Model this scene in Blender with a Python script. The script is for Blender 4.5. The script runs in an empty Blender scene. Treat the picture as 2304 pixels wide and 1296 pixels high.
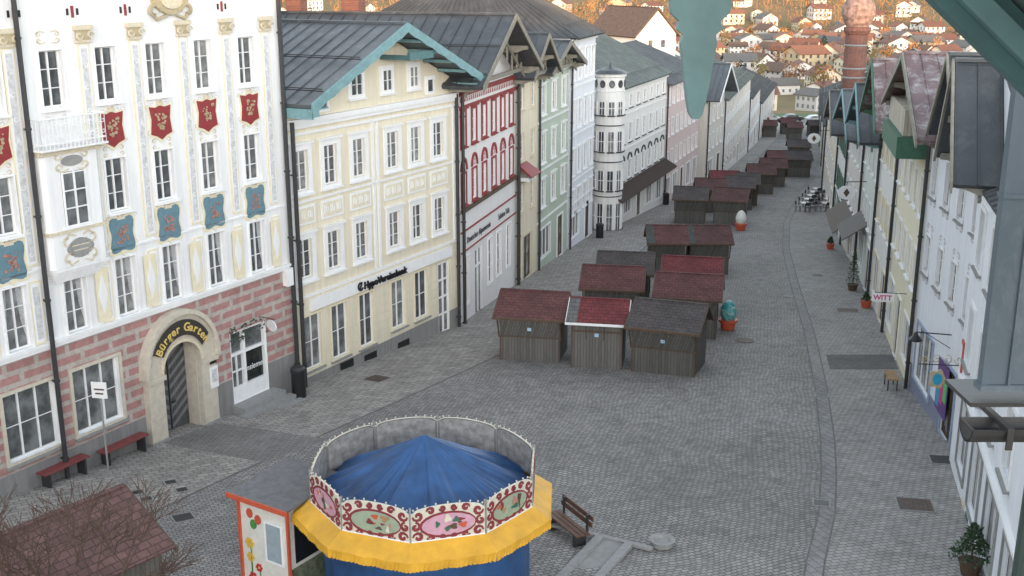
import bpy, math, random
from mathutils import Vector, Matrix
random.seed(7)
R=math.radians
scene=bpy.context.scene
COL=scene.collection
# ------------------------------------------------------------------ terrain height
def G(y,x=0.0):
    if y<-20: 
        k=min(1,(-20-y)/80.0); k=k*k*(3-2*k)
        return 4.5+19.5*k  # unseen ridge behind the camera, added to block low sun from the street
    if y<245: return -0.075*(y-40)
    if y<300: return -15.375-3.6*(y-245)/55.0
    if y<660: return -19.0
    return -19.0+0.12*(y-660)+1.5*math.sin(x*.021+y*.013)*min(1,(y-660)/80)
# ------------------------------------------------------------------ materials
MATS={}
def newmat(name):
    m=bpy.data.materials.new(name); m.use_nodes=True
    nt=m.node_tree; b=nt.nodes['Principled BSDF']; return m,nt,b
def N(nt,t,**kw):
    n=nt.nodes.new(t)
    for k,v in kw.items(): setattr(n,k,v)
    return n
def coords(nt,scale=(1,1,1),rot=(0,0,0),kind='Object'):
    tc=N(nt,'ShaderNodeTexCoord'); mp=N(nt,'ShaderNodeMapping')
    mp.inputs['Scale'].default_value=scale; mp.inputs['Rotation'].default_value=rot
    nt.links.new(tc.outputs[kind],mp.inputs['Vector']); return mp.outputs['Vector']
def noise(nt,vec,scale,detail=4,rough=.6,dist=0):
    n=N(nt,'ShaderNodeTexNoise'); n.inputs['Scale'].default_value=scale
    n.inputs['Detail'].default_value=detail; n.inputs['Roughness'].default_value=rough
    n.inputs['Distortion'].default_value=dist
    nt.links.new(vec,n.inputs['Vector']); return n.outputs['Fac']
def ramp(nt,fac,stops):
    r=N(nt,'ShaderNodeValToRGB'); e=r.color_ramp.elements
    while len(e)<len(stops): e.new(.5)
    for i,(p,c) in enumerate(stops):
        e[i].position=p; e[i].color=(c[0],c[1],c[2],1) if not isinstance(c,(int,float)) else (c,c,c,1)
    nt.links.new(fac,r.inputs['Fac']); return r.outputs['Color']
def mul(nt,a,b,fac=1.0,mode='MULTIPLY'):
    m=N(nt,'ShaderNodeMix',data_type='RGBA',blend_type=mode); m.inputs[0].default_value=fac
    for s,v in ((m.inputs[6],a),(m.inputs[7],b)):
        if isinstance(v,tuple): s.default_value=(v[0],v[1],v[2],1)
        else: nt.links.new(v,s)
    return m.outputs[2]
def bump(nt,b,h,strength=.3,dist=.02):
    n=N(nt,'ShaderNodeBump'); n.inputs['Strength'].default_value=strength; n.inputs['Distance'].default_value=dist
    nt.links.new(h,n.inputs['Height']); nt.links.new(n.outputs['Normal'],b.inputs['Normal'])
def plain(name,c,rough=.6,var=.12,scale=6,metal=0,bmp=.1):
    if name in MATS: return MATS[name]
    m,nt,b=newmat(name); v=coords(nt)
    f=noise(nt,v,scale); col=ramp(nt,f,[(.3,tuple(x*(1-var) for x in c)),(.7,tuple(min(1,x*(1+var)) for x in c))])
    nt.links.new(col,b.inputs['Base Color']); b.inputs['Roughness'].default_value=rough; b.inputs['Metallic'].default_value=metal
    if bmp: bump(nt,b,noise(nt,v,scale*5),bmp,.01)
    MATS[name]=m; return m
def plaster(name,c,dirt=.12):
    if name in MATS: return MATS[name]
    m,nt,b=newmat(name); v=coords(nt); v2=coords(nt,(3.0,3.0,.22))
    f=noise(nt,v,.7,6); base=ramp(nt,f,[(.3,tuple(x*.93 for x in c)),(.7,c)])
    st=ramp(nt,noise(nt,v2,1.6,5,.7),[(.35,1-dirt),(.62,1.0)])
    nt.links.new(mul(nt,base,st),b.inputs['Base Color']); b.inputs['Roughness'].default_value=.85
    bump(nt,b,noise(nt,v,40),.15,.01); MATS[name]=m; return m
def sheetroof(name,c,stain=(.4,.38,.36),amt=.35,rough=.42):
    if name in MATS: return MATS[name]
    m,nt,b=newmat(name); v=coords(nt)
    f=noise(nt,v,.5,6,.65); base=ramp(nt,f,[(.3,tuple(x*.7 for x in c)),(.7,tuple(x*1.25 for x in c))])
    s=ramp(nt,noise(nt,v,1.3,8,.75,.4),[(.50,0.0),(.68,amt)])
    mm=N(nt,'ShaderNodeMix',data_type='RGBA'); nt.links.new(s,mm.inputs[0]); nt.links.new(base,mm.inputs[6]); mm.inputs[7].default_value=(*stain,1)
    nt.links.new(mm.outputs[2],b.inputs['Base Color'])
    nt.links.new(ramp(nt,noise(nt,v,2,4),[(.3,rough-.1),(.7,rough+.2)]),b.inputs['Roughness'])
    bump(nt,b,noise(nt,v,1.5,3),.25,.03); MATS[name]=m; return m
def brickmat(name,c1,c2,mortar,w,h,ms,rot=(0,0,0),warp=0,rough=.85,bs=.5,patch=.25,offset=.5,kind='Object',big=.22):
    if name in MATS: return MATS[name]
    m,nt,b=newmat(name); v=coords(nt,(1,1,1),rot,kind)
    if warp:
        n=N(nt,'ShaderNodeTexNoise'); n.inputs['Scale'].default_value=.35; n.inputs['Detail'].default_value=3
        nt.links.new(v,n.inputs['Vector'])
        s=N(nt,'ShaderNodeVectorMath',operation='SCALE'); s.inputs['Scale'].default_value=warp; nt.links.new(n.outputs['Color'],s.inputs[0])
        a=N(nt,'ShaderNodeVectorMath',operation='ADD'); nt.links.new(v,a.inputs[0]); nt.links.new(s.outputs[0],a.inputs[1]); vv=a.outputs[0]
    else: vv=v
    br=N(nt,'ShaderNodeTexBrick'); br.offset=offset; nt.links.new(vv,br.inputs['Vector'])
    br.inputs['Color1'].default_value=(*c1,1); br.inputs['Color2'].default_value=(*c2,1); br.inputs['Mortar'].default_value=(*mortar,1)
    br.inputs['Scale'].default_value=1; br.inputs['Brick Width'].default_value=w; br.inputs['Row Height'].default_value=h
    br.inputs['Mortar Size'].default_value=ms; br.inputs['Mortar Smooth'].default_value=.3; br.inputs['Bias'].default_value=0
    p=ramp(nt,noise(nt,v,big,8,.7),[(.3,1-patch),(.7,1.0+patch*.3)])
    p2=ramp(nt,noise(nt,v,5,4,.7),[(.3,.80),(.7,1.12)])
    p3=ramp(nt,noise(nt,v,1.3,6,.8),[(.36,.80),(.5,1.0),(.66,1.08)])
    nt.links.new(mul(nt,mul(nt,mul(nt,br.outputs['Color'],p),p2),p3),b.inputs['Base Color'])
    b.inputs['Roughness'].default_value=rough
    inv=N(nt,'ShaderNodeMath',operation='SUBTRACT'); inv.inputs[0].default_value=1; nt.links.new(br.outputs['Fac'],inv.inputs[1])
    bump(nt,b,inv.outputs[0],bs,.012); MATS[name]=m; return m
def glassmat():
    m,nt,b=newmat('window_glass'); oi=N(nt,'ShaderNodeObjectInfo'); v=coords(nt)
    r=ramp(nt,oi.outputs['Random'],[(0,(.06,.068,.074)),(.5,(.13,.138,.142)),(1,(.24,.245,.24))])
    f=ramp(nt,noise(nt,v,1.7,3),[(.35,.5),(.65,1.4)])
    nt.links.new(mul(nt,r,f),b.inputs['Base Color']); b.inputs['Roughness'].default_value=.07
    b.inputs['Specular IOR Level'].default_value=.6
    bump(nt,b,noise(nt,v,1.2,1),.08,.03); MATS['window_glass']=m; return m
GL=glassmat()
WHITE=plaster('white_plaster',(.80,.80,.80),.12)
WFR=plain('white_paint',(.78,.78,.78),.45,.05,4)
CREAM=plaster('cream_plaster',(.74,.675,.53),.12)
CREAM2=plain('pale_yellow_paint',(.72,.65,.48),.6,.06)
STONEC=plain('beige_portal_stone',(.52,.47,.39),.75,.12,5)
GOLD=plain('old_gold_paint',(.42,.35,.22),.5,.2,14)
PALEGOLD=plain('pale_gold_paint',(.60,.53,.40),.6,.15,12)
GREYST=plain('grey_stone',(.26,.26,.25),.8,.15,5)
GREYPL=plaster('grey_plinth',(.25,.245,.24),.25)
MARB=plain('grey_marbling',(.55,.55,.56),.6,.22,9)
REDP=plain('dark_red_paint',(.25,.028,.032),.55,.12)
BLUEC=plain('slate_blue_paint',(.12,.215,.26),.6,.15)
ROSE=plain('rose_brown',(.40,.20,.16),.7,.25,20)
TEAL=plain('teal_paint',(.07,.155,.165),.5,.2,5)
TEALL=plain('light_teal_paint',(.16,.29,.31),.5,.15,5)
DARKM=plain('dark_metal',(.03,.03,.032),.5,.2)
ZINC=sheetroof('weathered_zinc',(.085,.11,.135),(.22,.25,.27),.55,.7)
BLACK=plain('black_plastic',(.012,.012,.013),.4,.1)
WOODL=plain('raw_timber',(.33,.20,.10),.75,.2,4)
WOODG=plain('weathered_timber',(.22,.205,.17),.8,.2,4)
BROWN=plain('brown_timber',(.09,.055,.035),.7,.25,4)
TERRA=plain('orange_red_pot',(.50,.09,.045),.5,.1)
GREENB=plain('green_paint',(.045,.125,.078),.6,.15)
ROOFD=sheetroof('dark_sheet_roof',(.050,.056,.062),(.14,.15,.15),.4)
ROOFG=sheetroof('grey_sheet_roof',(.080,.090,.098),(.19,.20,.20),.4)
ROOFGR=sheetroof('greenish_sheet_roof',(.095,.115,.107),(.2,.21,.2),.4)
ROOFR=sheetroof('worn_red_sheet_roof',(.15,.095,.095),(.46,.45,.45),.85,.55)
CHAIRW=plain('white_furniture',(.6,.6,.58),.5,.05)
PINKR=brickmat('pink_rusticated_plaster',(.37,.19,.18),(.42,.225,.21),(.45,.40,.36),1.05,.36,.085,rot=(R(90),0,0),bs=.2,patch=.2)
SETT=brickmat('granite_setts',(.365,.352,.335),(.245,.238,.228),(.115,.112,.108),.19,.125,.016,rot=(0,0,R(-24)),warp=.7,bs=.8,patch=.32,big=.14)
PAVER=brickmat('concrete_pavers',(.39,.365,.335),(.27,.256,.238),(.15,.145,.138),.34,.2,.016,rot=(0,0,R(-32)),warp=.06,bs=.5,patch=.25)
PAVER2=brickmat('small_light_pavers',(.375,.362,.345),(.285,.277,.265),(.145,.14,.135),.24,.15,.015,rot=(0,0,R(-14)),warp=.1,bs=.5,patch=.22)
CHAN=brickmat('channel_stone',(.28,.275,.27),(.24,.235,.23),(.13,.13,.13),.42,.24,.014,rot=(0,0,R(73)),bs=.4)
EDGE=plain('dark_joint',(.13,.128,.122),.9,.25,3)
DPAV=brickmat('dark_paving',(.15,.15,.15),(.12,.12,.12),(.07,.07,.07),.3,.2,.015,bs=.3)
DPAV2=brickmat('brown_grey_paving',(.235,.225,.215),(.20,.195,.185),(.12,.12,.115),.24,.16,.014,rot=(0,0,R(-32)),bs=.3)
def planks(name,c,w=.12):
    if name in MATS: return MATS[name]
    m,nt,b=newmat(name)
    v=coords(nt,(1,1,1)); sep=N(nt,'ShaderNodeSeparateXYZ'); nt.links.new(v,sep.inputs[0])
    ad=N(nt,'ShaderNodeMath',operation='ADD'); nt.links.new(sep.outputs[0],ad.inputs[0]); nt.links.new(sep.outputs[1],ad.inputs[1])
    md=N(nt,'ShaderNodeMath',operation='PINGPONG'); md.inputs[1].default_value=w/2; nt.links.new(ad.outputs[0],md.inputs[0])
    g=ramp(nt,md.outputs[0],[(0,.35),(.012,1.0)])
    fl=N(nt,'ShaderNodeMath',operation='SNAP'); fl.inputs[1].default_value=w; nt.links.new(ad.outputs[0],fl.inputs[0])
    wn=N(nt,'ShaderNodeTexWhiteNoise',noise_dimensions='1D'); nt.links.new(fl.outputs[0],wn.inputs['W'])
    pv=ramp(nt,wn.outputs['Value'],[(0,.8),(1,1.15)])
    st=ramp(nt,noise(nt,coords(nt,(14,14,1.2)),1.5,5,.7),[(.3,.72),(.7,1.15)])
    oi=N(nt,'ShaderNodeObjectInfo'); ov=ramp(nt,oi.outputs['Random'],[(0,.82),(1,1.18)])
    nt.links.new(mul(nt,mul(nt,mul(nt,mul(nt,(c[0],c[1],c[2]),g),pv),st),ov),b.inputs['Base Color']); b.inputs['Roughness'].default_value=.85
    bump(nt,b,g,.4,.01); MATS[name]=m; return m
PLK=planks('grey_brown_planks',(.120,.113,.102))
PLK2=planks('dark_grey_planks',(.10,.095,.085))
def shingle(name,c):
    return brickmat(name,c,tuple(x*.75 for x in c),tuple(x*.35 for x in c),.28,.16,.012,bs=.5,patch=.35,big=.9)
SH=[shingle('red_shingles',(.150,.058,.056)),shingle('bright_red_shingles',(.20,.042,.046)),shingle('grey_brown_shingles',(.098,.084,.082)),shingle('dull_red_shingles',(.125,.058,.055)),shingle('green_grey_shingles',(.085,.10,.095))]
HUTR=shingle('brown_red_hut_shingles',(.17,.09,.082))
# ------------------------------------------------------------------ mesh builder
class MB:
    def __init__(s): s.v=[];s.f=[];s.m=[];s.mats=[]
    def mi(s,m):
        if m not in s.mats: s.mats.append(m)
        return s.mats.index(m)
    def face(s,pts,m):
        i=len(s.v); s.v+= [tuple(p) for p in pts]; s.f.append(tuple(range(i,i+len(pts)))); s.m.append(s.mi(m))
    def box(s,x0,x1,y0,y1,z0,z1,m,M=None):
        i=len(s.v); P=[(x,y,z) for z in (z0,z1) for y in (y0,y1) for x in (x0,x1)]
        if M is not None: P=[tuple(M@Vector(p)) for p in P]
        s.v+=P; k=s.mi(m)
        for f in ((0,2,3,1),(4,5,7,6),(0,1,5,4),(2,6,7,3),(0,4,6,2),(1,3,7,5)):
            s.f.append(tuple(i+a for a in f)); s.m.append(k)
    def prism(s,poly,a,b,m,axis='y',m2=None):
        def P(p,t):
            return (p[0],t,p[1]) if axis=='y' else ((t,p[0],p[1]) if axis=='x' else (p[0],p[1],t))
        n=len(poly); i=len(s.v); s.v+=[P(p,a) for p in poly]+[P(p,b) for p in poly]
        k=s.mi(m); k2=s.mi(m2 or m)
        s.f.append(tuple(range(i,i+n))); s.m.append(k2)
        s.f.append(tuple(range(i+2*n-1,i+n-1,-1))); s.m.append(k2)
        for j in range(n):
            q=(j+1)%n; s.f.append((i+j,i+n+j,i+n+q,i+q)); s.m.append(k)
    def lathe(s,prof,cx,cy,m,n=20,cap=True,rip=0,rn=8):
        i=len(s.v); k=s.mi(m)
        for r,z in prof:
            for j in range(n):
                a=2*math.pi*j/n; rr=r*(1+rip*math.cos(a*rn)); s.v.append((cx+rr*math.cos(a),cy+rr*math.sin(a),z))
        for a in range(len(prof)-1):
            for j in range(n):
                q=(j+1)%n; s.f.append((i+a*n+j,i+a*n+q,i+(a+1)*n+q,i+(a+1)*n+j)); s.m.append(k)
        if cap:
            s.f.append(tuple(i+j for j in range(n-1,-1,-1))); s.m.append(k)
            s.f.append(tuple(i+(len(prof)-1)*n+j for j in range(n))); s.m.append(k)
    def tube(s,p,q,r0,r1,m,n=6):
        p=Vector(p);q=Vector(q);d=(q-p)
        if d.length<1e-6: return
        d.normalize(); u=d.orthogonal().normalized(); w=d.cross(u); i=len(s.v); k=s.mi(m)
        for c,r in ((p,r0),(q,r1)):
            for j in range(n):
                a=2*math.pi*j/n; s.v.append(tuple(c+u*math.cos(a)*r+w*math.sin(a)*r))
        for j in range(n):
            z=(j+1)%n; s.f.append((i+j,i+z,i+n+z,i+n+j)); s.m.append(k)
        s.f.append(tuple(i+j for j in range(n-1,-1,-1))); s.m.append(k); s.f.append(tuple(i+n+j for j in range(n))); s.m.append(k)
    def ribbon(s,pts,w,y,m,t=.02):
        n=len(pts); L=[];Rr=[]
        for j,p in enumerate(pts):
            a=pts[max(0,j-1)];b=pts[min(n-1,j+1)]; dx,dz=b[0]-a[0],b[1]-a[1]; l=math.hypot(dx,dz) or 1
            ww=w*(0.35+0.65*math.sin(math.pi*(j+.6)/(n+.2)))
            L.append((p[0]-dz/l*ww/2,p[1]+dx/l*ww/2)); Rr.append((p[0]+dz/l*ww/2,p[1]-dx/l*ww/2))
        for j in range(n-1):
            q=[L[j],L[j+1],Rr[j+1],Rr[j]]
            s.face([(a,y-t,b) for a,b in q],m)
            s.face([(L[j][0],y,L[j][1]),(L[j+1][0],y,L[j+1][1]),(L[j+1][0],y-t,L[j+1][1]),(L[j][0],y-t,L[j][1])],m)
            s.face([(Rr[j][0],y,Rr[j][1]),(Rr[j+1][0],y,Rr[j+1][1]),(Rr[j+1][0],y-t,Rr[j+1][1]),(Rr[j][0],y-t,Rr[j][1])],m)
    def slab(s,a,b,c,d,t,m,seam=0,sm=None,sw=.03,sh=.045,guard=None):
        a,b,c,d=map(Vector,(a,b,c,d)); n=(b-a).cross(d-a).normalized()
        if n.z<0: n=-n
        P=[a,b,c,d]; Q=[p-n*t for p in P]; i=len(s.v); s.v+=[tuple(p) for p in P+Q]; k=s.mi(m)
        for f in ((0,1,2,3),(7,6,5,4),(0,4,5,1),(1,5,6,2),(2,6,7,3),(3,7,4,0)):
            s.f.append(tuple(i+x for x in f)); s.m.append(k)
        if seam:
            e=(b-a); L=e.length; u=e.normalized(); cnt=max(2,int(L/seam))
            for j in range(cnt+1):
                k2=j/cnt*.996+.002; p=a+(b-a)*k2; q=d+(c-d)*k2
                if (q-p).length<.05: continue
                w=u*sw/2; h=n*sh
                s.face([p-w+h,p+w+h,q+w+h,q-w+h],sm or m); s.face([p-w,p-w+h,q-w+h,q-w],sm or m); s.face([p+w,q+w,q+w+h,p+w+h],sm or m); s.face([p-w,p+w,p+w+h,p-w+h],sm or m)
        if guard:
            for f_ in guard:
                p=a.lerp(d,f_)+n*.13; q=b.lerp(c,f_)+n*.13; s.tube(p,q,.022,.022,DARKM,5); s.tube(p+n*.08,q+n*.08,.018,.018,DARKM,5)
    def mesh(s,name,smooth=False):
        me=bpy.data.meshes.new(name); me.from_pydata(s.v,[],s.f)
        for m in s.mats: me.materials.append(m)
        me.polygons.foreach_set('material_index',s.m)
        if smooth: me.polygons.foreach_set('use_smooth',[True]*len(s.f))
        me.update(); return me
def top(name,label,cat,M=None,mesh=None,group=None):
    o=bpy.data.objects.new(name,mesh); COL.objects.link(o)
    if M is not None: o.matrix_world=M
    o['label']=label; o['category']=cat
    if group: o['group']=group
    return o
def part(name,par,mb,loc=None,smooth=False,label=None,M=None):
    me=mb if isinstance(mb,bpy.types.Mesh) else mb.mesh(name,smooth)
    o=bpy.data.objects.new(name,me); COL.objects.link(o); o.parent=par
    if loc is not None: o.location=loc
    if M is not None: o.matrix_local=M
    if label: o['label']=label
    return o
def struct(name,me):
    o=bpy.data.objects.new(name,me); COL.objects.link(o); o['kind']='structure'; return o
def place(x,y,ang=0,z=None):
    return Matrix.Translation((x,y,G(y) if z is None else z))@Matrix.Rotation(R(ang),4,'Z')
def textmesh(txt,size,mat,ext=.02,align='LEFT',shear=0,bold=0):
    cu=bpy.data.curves.new('t','FONT'); cu.body=txt; cu.size=size; cu.extrude=ext; cu.align_x=align; cu.shear=shear; cu.offset=bold
    o=bpy.data.objects.new('t',cu); COL.objects.link(o); dg=bpy.context.evaluated_depsgraph_get()
    me=bpy.data.meshes.new_from_object(o.evaluated_get(dg)); me.materials.clear(); me.materials.append(mat)
    bpy.data.objects.remove(o); return me
TXROT=Matrix.Rotation(R(90),4,'X')
# ------------------------------------------------------------------ windows
WC={}
def window(par,s0,s1,z0,z1,nx=2,nz=3,sur=None,sw=.12,sill=None,rec=.12,fm=None,det=1,curt=False,name='window',proud=False,cap=None,fw=.045):
    w=round(s1-s0,3);h=round(z1-z0,3); fm=fm or WFR
    key=(w,h,nx,nz,sur,sw,sill,rec,fm,det,curt,proud,cap,fw)
    if key not in WC:
        g=MB();f=MB();e=MB(); y=rec if not proud else -.02
        g.box(0,w,y,y+.02,0,h,GL)
        if curt:
            cm=plain('net_curtain',(.36,.37,.37),.9,.25,12)
            g.prism([(w*.04,h*.97),(w*.30,h*.97),(w*.22,h*.45),(w*.04,h*.1)],y-.006,y-.002,cm)
            g.prism([(w*.70,h*.97),(w*.96,h*.97),(w*.96,h*.1),(w*.78,h*.45)],y-.006,y-.002,cm)
        yf=y-.055
        f.box(0,fw,yf,y-.008,0,h,fm);f.box(w-fw,w,yf,y-.008,0,h,fm);f.box(fw,w-fw,yf,y-.008,0,fw,fm);f.box(fw,w-fw,yf,y-.008,h-fw,h,fm)
        for i in range(1,nx):
            x=w*i/nx; f.box(x-.024,x+.024,yf-.004,y-.009,fw,h-fw,fm)
        for i in range(1,nz):
            z=h*i/nz; f.box(fw,w-fw,yf+.025,y-.01,z-.012,z+.012,fm)
        if sur:
            p=-.05
            e.box(-sw,0,p,.0,-sw*.6,h+sw,sur);e.box(w,w+sw,p,.0,-sw*.6,h+sw,sur);e.box(0,w,p,0,h,h+sw,sur)
            e.box(0,w,p,0,-sw*.6,0,sur)
        if cap: e.box(-sw-.06,w+sw+.06,-.14,-.0,h+sw+.003,h+sw+.08,cap)
        if sill: e.box(-sw-.03,w+sw+.03,-.13,0,-sw*.6-.07,-sw*.6-.003,sill)
        if det==2: WC[key]=(g.mesh('glass'),f.mesh('frame'),e.mesh('surround') if e.v else None)
        else:
            for q in (f,e):
                i=len(g.v); g.v+=q.v
                for ff,mm in zip(q.f,q.m): g.f.append(tuple(i+a for a in ff)); g.m.append(g.mi(q.mats[mm]))
            WC[key]=(g.mesh('window'),None,None)
    a,b,c=WC[key]
    o=part(name,par,a,(s0,0,z0))
    if b: part('frame',o,b)
    if c: part('surround',o,c)
    return o
def frame(P0,P1):
    a=Vector((P0[0],P0[1],0)); b=Vector((P1[0],P1[1],0)); d=(b-a); L=d.length; d.normalize()
    M=Matrix(((d.x,-d.y,0,a.x),(d.y,d.x,0,a.y),(0,0,1,0),(0,0,0,1)))
    return M,L
def wall(par,L,zb,zt,holes,regs,depth,gable=None,sidemat=None,rec=.14,x0=0,name='wall'):
    mb=MB(); xs={x0,L}; zs={zb,zt}
    for h in holes: xs|={h[0],h[1]}; zs|={h[2],h[3]}
    for z,m in regs: 
        if zb<z<zt: zs.add(z)
    xs=sorted(x for x in xs if x0<=x<=L); zs=sorted(z for z in zs if zb<=z<=zt)
    def mat(z):
        for zz,m in regs:
            if z<zz: return m
        return regs[-1][1]
    for i in range(len(xs)-1):
        for j in range(len(zs)-1):
            cx=(xs[i]+xs[i+1])/2; cz=(zs[j]+zs[j+1])/2
            if any(h[0]<cx<h[1] and h[2]<cz<h[3] for h in holes): continue
            mb.face([(xs[i],0,zs[j]),(xs[i+1],0,zs[j]),(xs[i+1],0,zs[j+1]),(xs[i],0,zs[j+1])],mat(cz))
    for a,b,c,d in holes:
        m=mat((c+d)/2)
        if m==PINKR: m=WHITE
        mb.face([(a,0,c),(b,0,c),(b,rec,c),(a,rec,c)],m);mb.face([(a,0,d),(a,rec,d),(b,rec,d),(b,0,d)],m)
        mb.face([(a,0,c),(a,rec,c),(a,rec,d),(a,0,d)],m);mb.face([(b,0,c),(b,0,d),(b,rec,d),(b,rec,c)],m)
    sm=sidemat or regs[-1][1]
    mb.face([(x0,depth,zb),(x0,0,zb),(x0,0,zt),(x0,depth,zt)],sm);mb.face([(L,0,zb),(L,depth,zb),(L,depth,zt),(L,0,zt)],sm)
    mb.face([(L,depth,zb),(x0,depth,zb),(x0,depth,zt),(L,depth,zt)],sm)
    if gable:
        sc,zr,sl=gable; zl=zr-sl*(sc-x0)-.05; zq=zr-sl*(L-sc)-.05; 
        for y in (0,depth): mb.face([(x0,y,zt),(L,y,zt),(L,y,max(zt+.01,zq)),(sc,y,zr-.05),(x0,y,max(zt+.01,zl))],sm)
        for x,z in ((x0,zl),(L,zq)):
            if z>zt+.02: mb.face([(x,0,zt),(x,depth,zt),(x,depth,z),(x,0,z)],sm)
    else: mb.face([(x0,0,zt),(L,0,zt),(L,depth,zt),(x0,depth,zt)],sm)
    return part(name,par,mb)
def gable_roof(par,sc,hw,zr,sl,over,depth,m,barge=None,seam=.55,purlin=None,bw=.28,back=.3,scal=False,soff=None,name='roof',guard=None):
    ze=zr-sl*hw; mb=MB(); t=.14
    mb.slab((sc-hw,-over,ze),(sc-hw,depth+back,ze),(sc,depth+back,zr),(sc,-over,zr),t,m,seam,guard=guard)
    mb.slab((sc+hw,depth+back,ze),(sc+hw,-over,ze),(sc,-over,zr),(sc,depth+back,zr),t,m,seam)
    mb.box(sc-.08,sc+.08,-over,depth+back,zr-.02,zr+.08,m)
    rf=part(name,par,mb)
    if barge:
        for sg in (-1,1):
            b=MB(); x1=sc+sg*(hw+.02); 
            poly=[(sc,zr+.06),(x1,ze+.06),(x1,ze+.06-bw),(sc,zr+.06-bw)]
            if scal:
                n=14; low=[]
                for i in range(n+1):
                    k=i/n; low.append((x1+(sc-x1)*k, ze+.06-bw+(zr-ze)*k-(.05 if i%2 else 0)))
                poly=[(sc,zr+.06),(x1,ze+.06)]+low
            b.prism(poly,-over-.07,-over-.005,barge)
            if scal: b.box(x1-.32 if sg>0 else x1-.02,x1+.02 if sg>0 else x1+.32,-over-.09,-over-.072,ze-.42,ze+.02,barge)
            part('bargeboard',rf,b)
        if scal:
            for sg in (-1,1):
                b=MB(); x1=sc+sg*(hw-.05); b.box(x1-.04,x1+.04,-over,.0,ze-.50,ze-.16,barge); b.box(min(x1,x1-sg*.9),max(x1,x1-sg*.9),-over,-.02,ze-.20,ze-.15,barge); part('eave_board',rf,b)
    if purlin:
        for k in (-.92,-.5,0,.5,.92):
            x=sc+k*hw; z=zr-sl*abs(k)*hw-t-.02; b=MB()
            yb=-over+.1
            b.prism([(yb,z),(0,z),(0,z-.34),(yb+.55,z-.34),(yb+.2,z-.2),(yb,z-.18)],x-.09,x+.09,purlin,axis='x'); part('purlin',rf,b)
    if soff:
        b=MB(); yy=-over*.45
        for sg in (-1,1):
            for k in range(6):
                xa=sc+sg*hw*(k/6.0); xb=xa+sg*.08; z=zr-sl*hw*k/6.0-t
                b.box(min(xa,xb),max(xa,xb),yy,yy+.08,max(ze-.1,z-1.2),z,soff)
            b.slab((sc,yy-.02,zr-t-.3),(sc,yy+.06,zr-t-.3),(sc+sg*hw*.95,yy+.06,ze-t-.25),(sc+sg*hw*.95,yy-.02,ze-t-.25),.14,soff)
        b.box(sc-hw*.9,sc+hw*.9,yy-.03,yy+.07,ze-.12,ze+.06,soff)
        part('gable_truss',rf,b)
    return rf
def side_roof(par,x0,x1,ze,zr,over,depth,m,seam=.55,hip=0):
    mb=MB(); ym=depth/2; o=over
    mb.slab((x0-.2,-o,ze),(x1+.2,-o,ze),(x1+.2-hip,ym,zr),(x0-.2+hip,ym,zr),.14,m,seam,guard=(.15,))
    mb.slab((x1+.2,depth+o,ze),(x0-.2,depth+o,ze),(x0-.2+hip,ym,zr),(x1+.2-hip,ym,zr),.14,m,seam)
    if hip:
        mb.slab((x0-.2,depth+o,ze),(x0-.2,-o,ze),(x0-.2+hip,ym-.01,zr),(x0-.2+hip,ym+.01,zr),.1,m,seam)
        mb.slab((x1+.2,-o,ze),(x1+.2,depth+o,ze),(x1+.2-hip,ym+.01,zr),(x1+.2-hip,ym-.01,zr),.1,m,seam)
    else:
        mb.prism([(0,ze-.02),(depth,ze-.02),(ym,zr-.16)],x0+.02,x1-.02,WHITE,axis='x')
    mb.box(x0-.2+hip,x1+.2-hip,ym-.09,ym+.09,zr-.04,zr+.07,m)
    return part('roof',par,mb)
BRK=brickmat('chimney_brick',(.25,.085,.055),(.18,.06,.042),(.20,.17,.15),.25,.08,.012,rot=(R(90),0,0))
def chimney(rf,x,y,z0,z1,w=.7,m=None):
    b=MB(); m=m or BRK
    b.box(x-w/2,x+w/2,y-w/2,y+w/2,z0,z1,m); b.box(x-w/2-.08,x+w/2+.08,y-w/2-.08,y+w/2+.08,z1,z1+.12,GREYST)
    b.box(x-w/2-.02,x+w/2+.02,y-w/2-.02,y+w/2+.02,z1+.3,z1+.36,DARKM)
    for a in(-1,1):
        for c in(-1,1): b.box(x+a*w*.4-.03,x+a*w*.4+.03,y+c*w*.4-.03,y+c*w*.4+.03,z1+.12,z1+.3,DARKM)
    return part('chimney',rf,b)
def downpipe(par,x,y,z0,z1,r=.06,m=None):
    b=MB(); b.tube((x,y,z0),(x,y,z1),r,r,m or DARKM,8)
    z=z0+1
    while z<z1: b.tube((x,y,z),(x,y,z+.06),r*1.35,r*1.35,m or DARKM,8); b.box(x-.02,x+.02,y,0,z,z+.04,m or DARKM); z+=2.4
    return part('downpipe',par,b)
def spiral(cx,cz,r,turns,a0,sg=1,n=14):
    return [(cx+r*(1-.8*i/n)*math.cos(a0+sg*2*math.pi*turns*i/n),cz+r*(1-.8*i/n)*math.sin(a0+sg*2*math.pi*turns*i/n)) for i in range(n+1)]
def scrolls(mb,cx,cz,w,h,y,m,wd=.05,t=.02):
    for sx in (-1,1):
        for sz in (-1,1):
            mb.ribbon(spiral(cx+sx*w*.36,cz+sz*h*.34,min(w,h)*.26,.9,math.pi if sx>0 else 0,sx*sz),wd,y,m,t)
        mb.ribbon([(cx+sx*w*.1,cz+h*.45),(cx+sx*w*.3,cz+h*.56),(cx+sx*w*.42,cz+h*.35)],wd,y,m,t)
        mb.ribbon([(cx+sx*w*.1,cz-h*.45),(cx+sx*w*.3,cz-h*.56),(cx+sx*w*.42,cz-h*.35)],wd,y,m,t)
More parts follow.
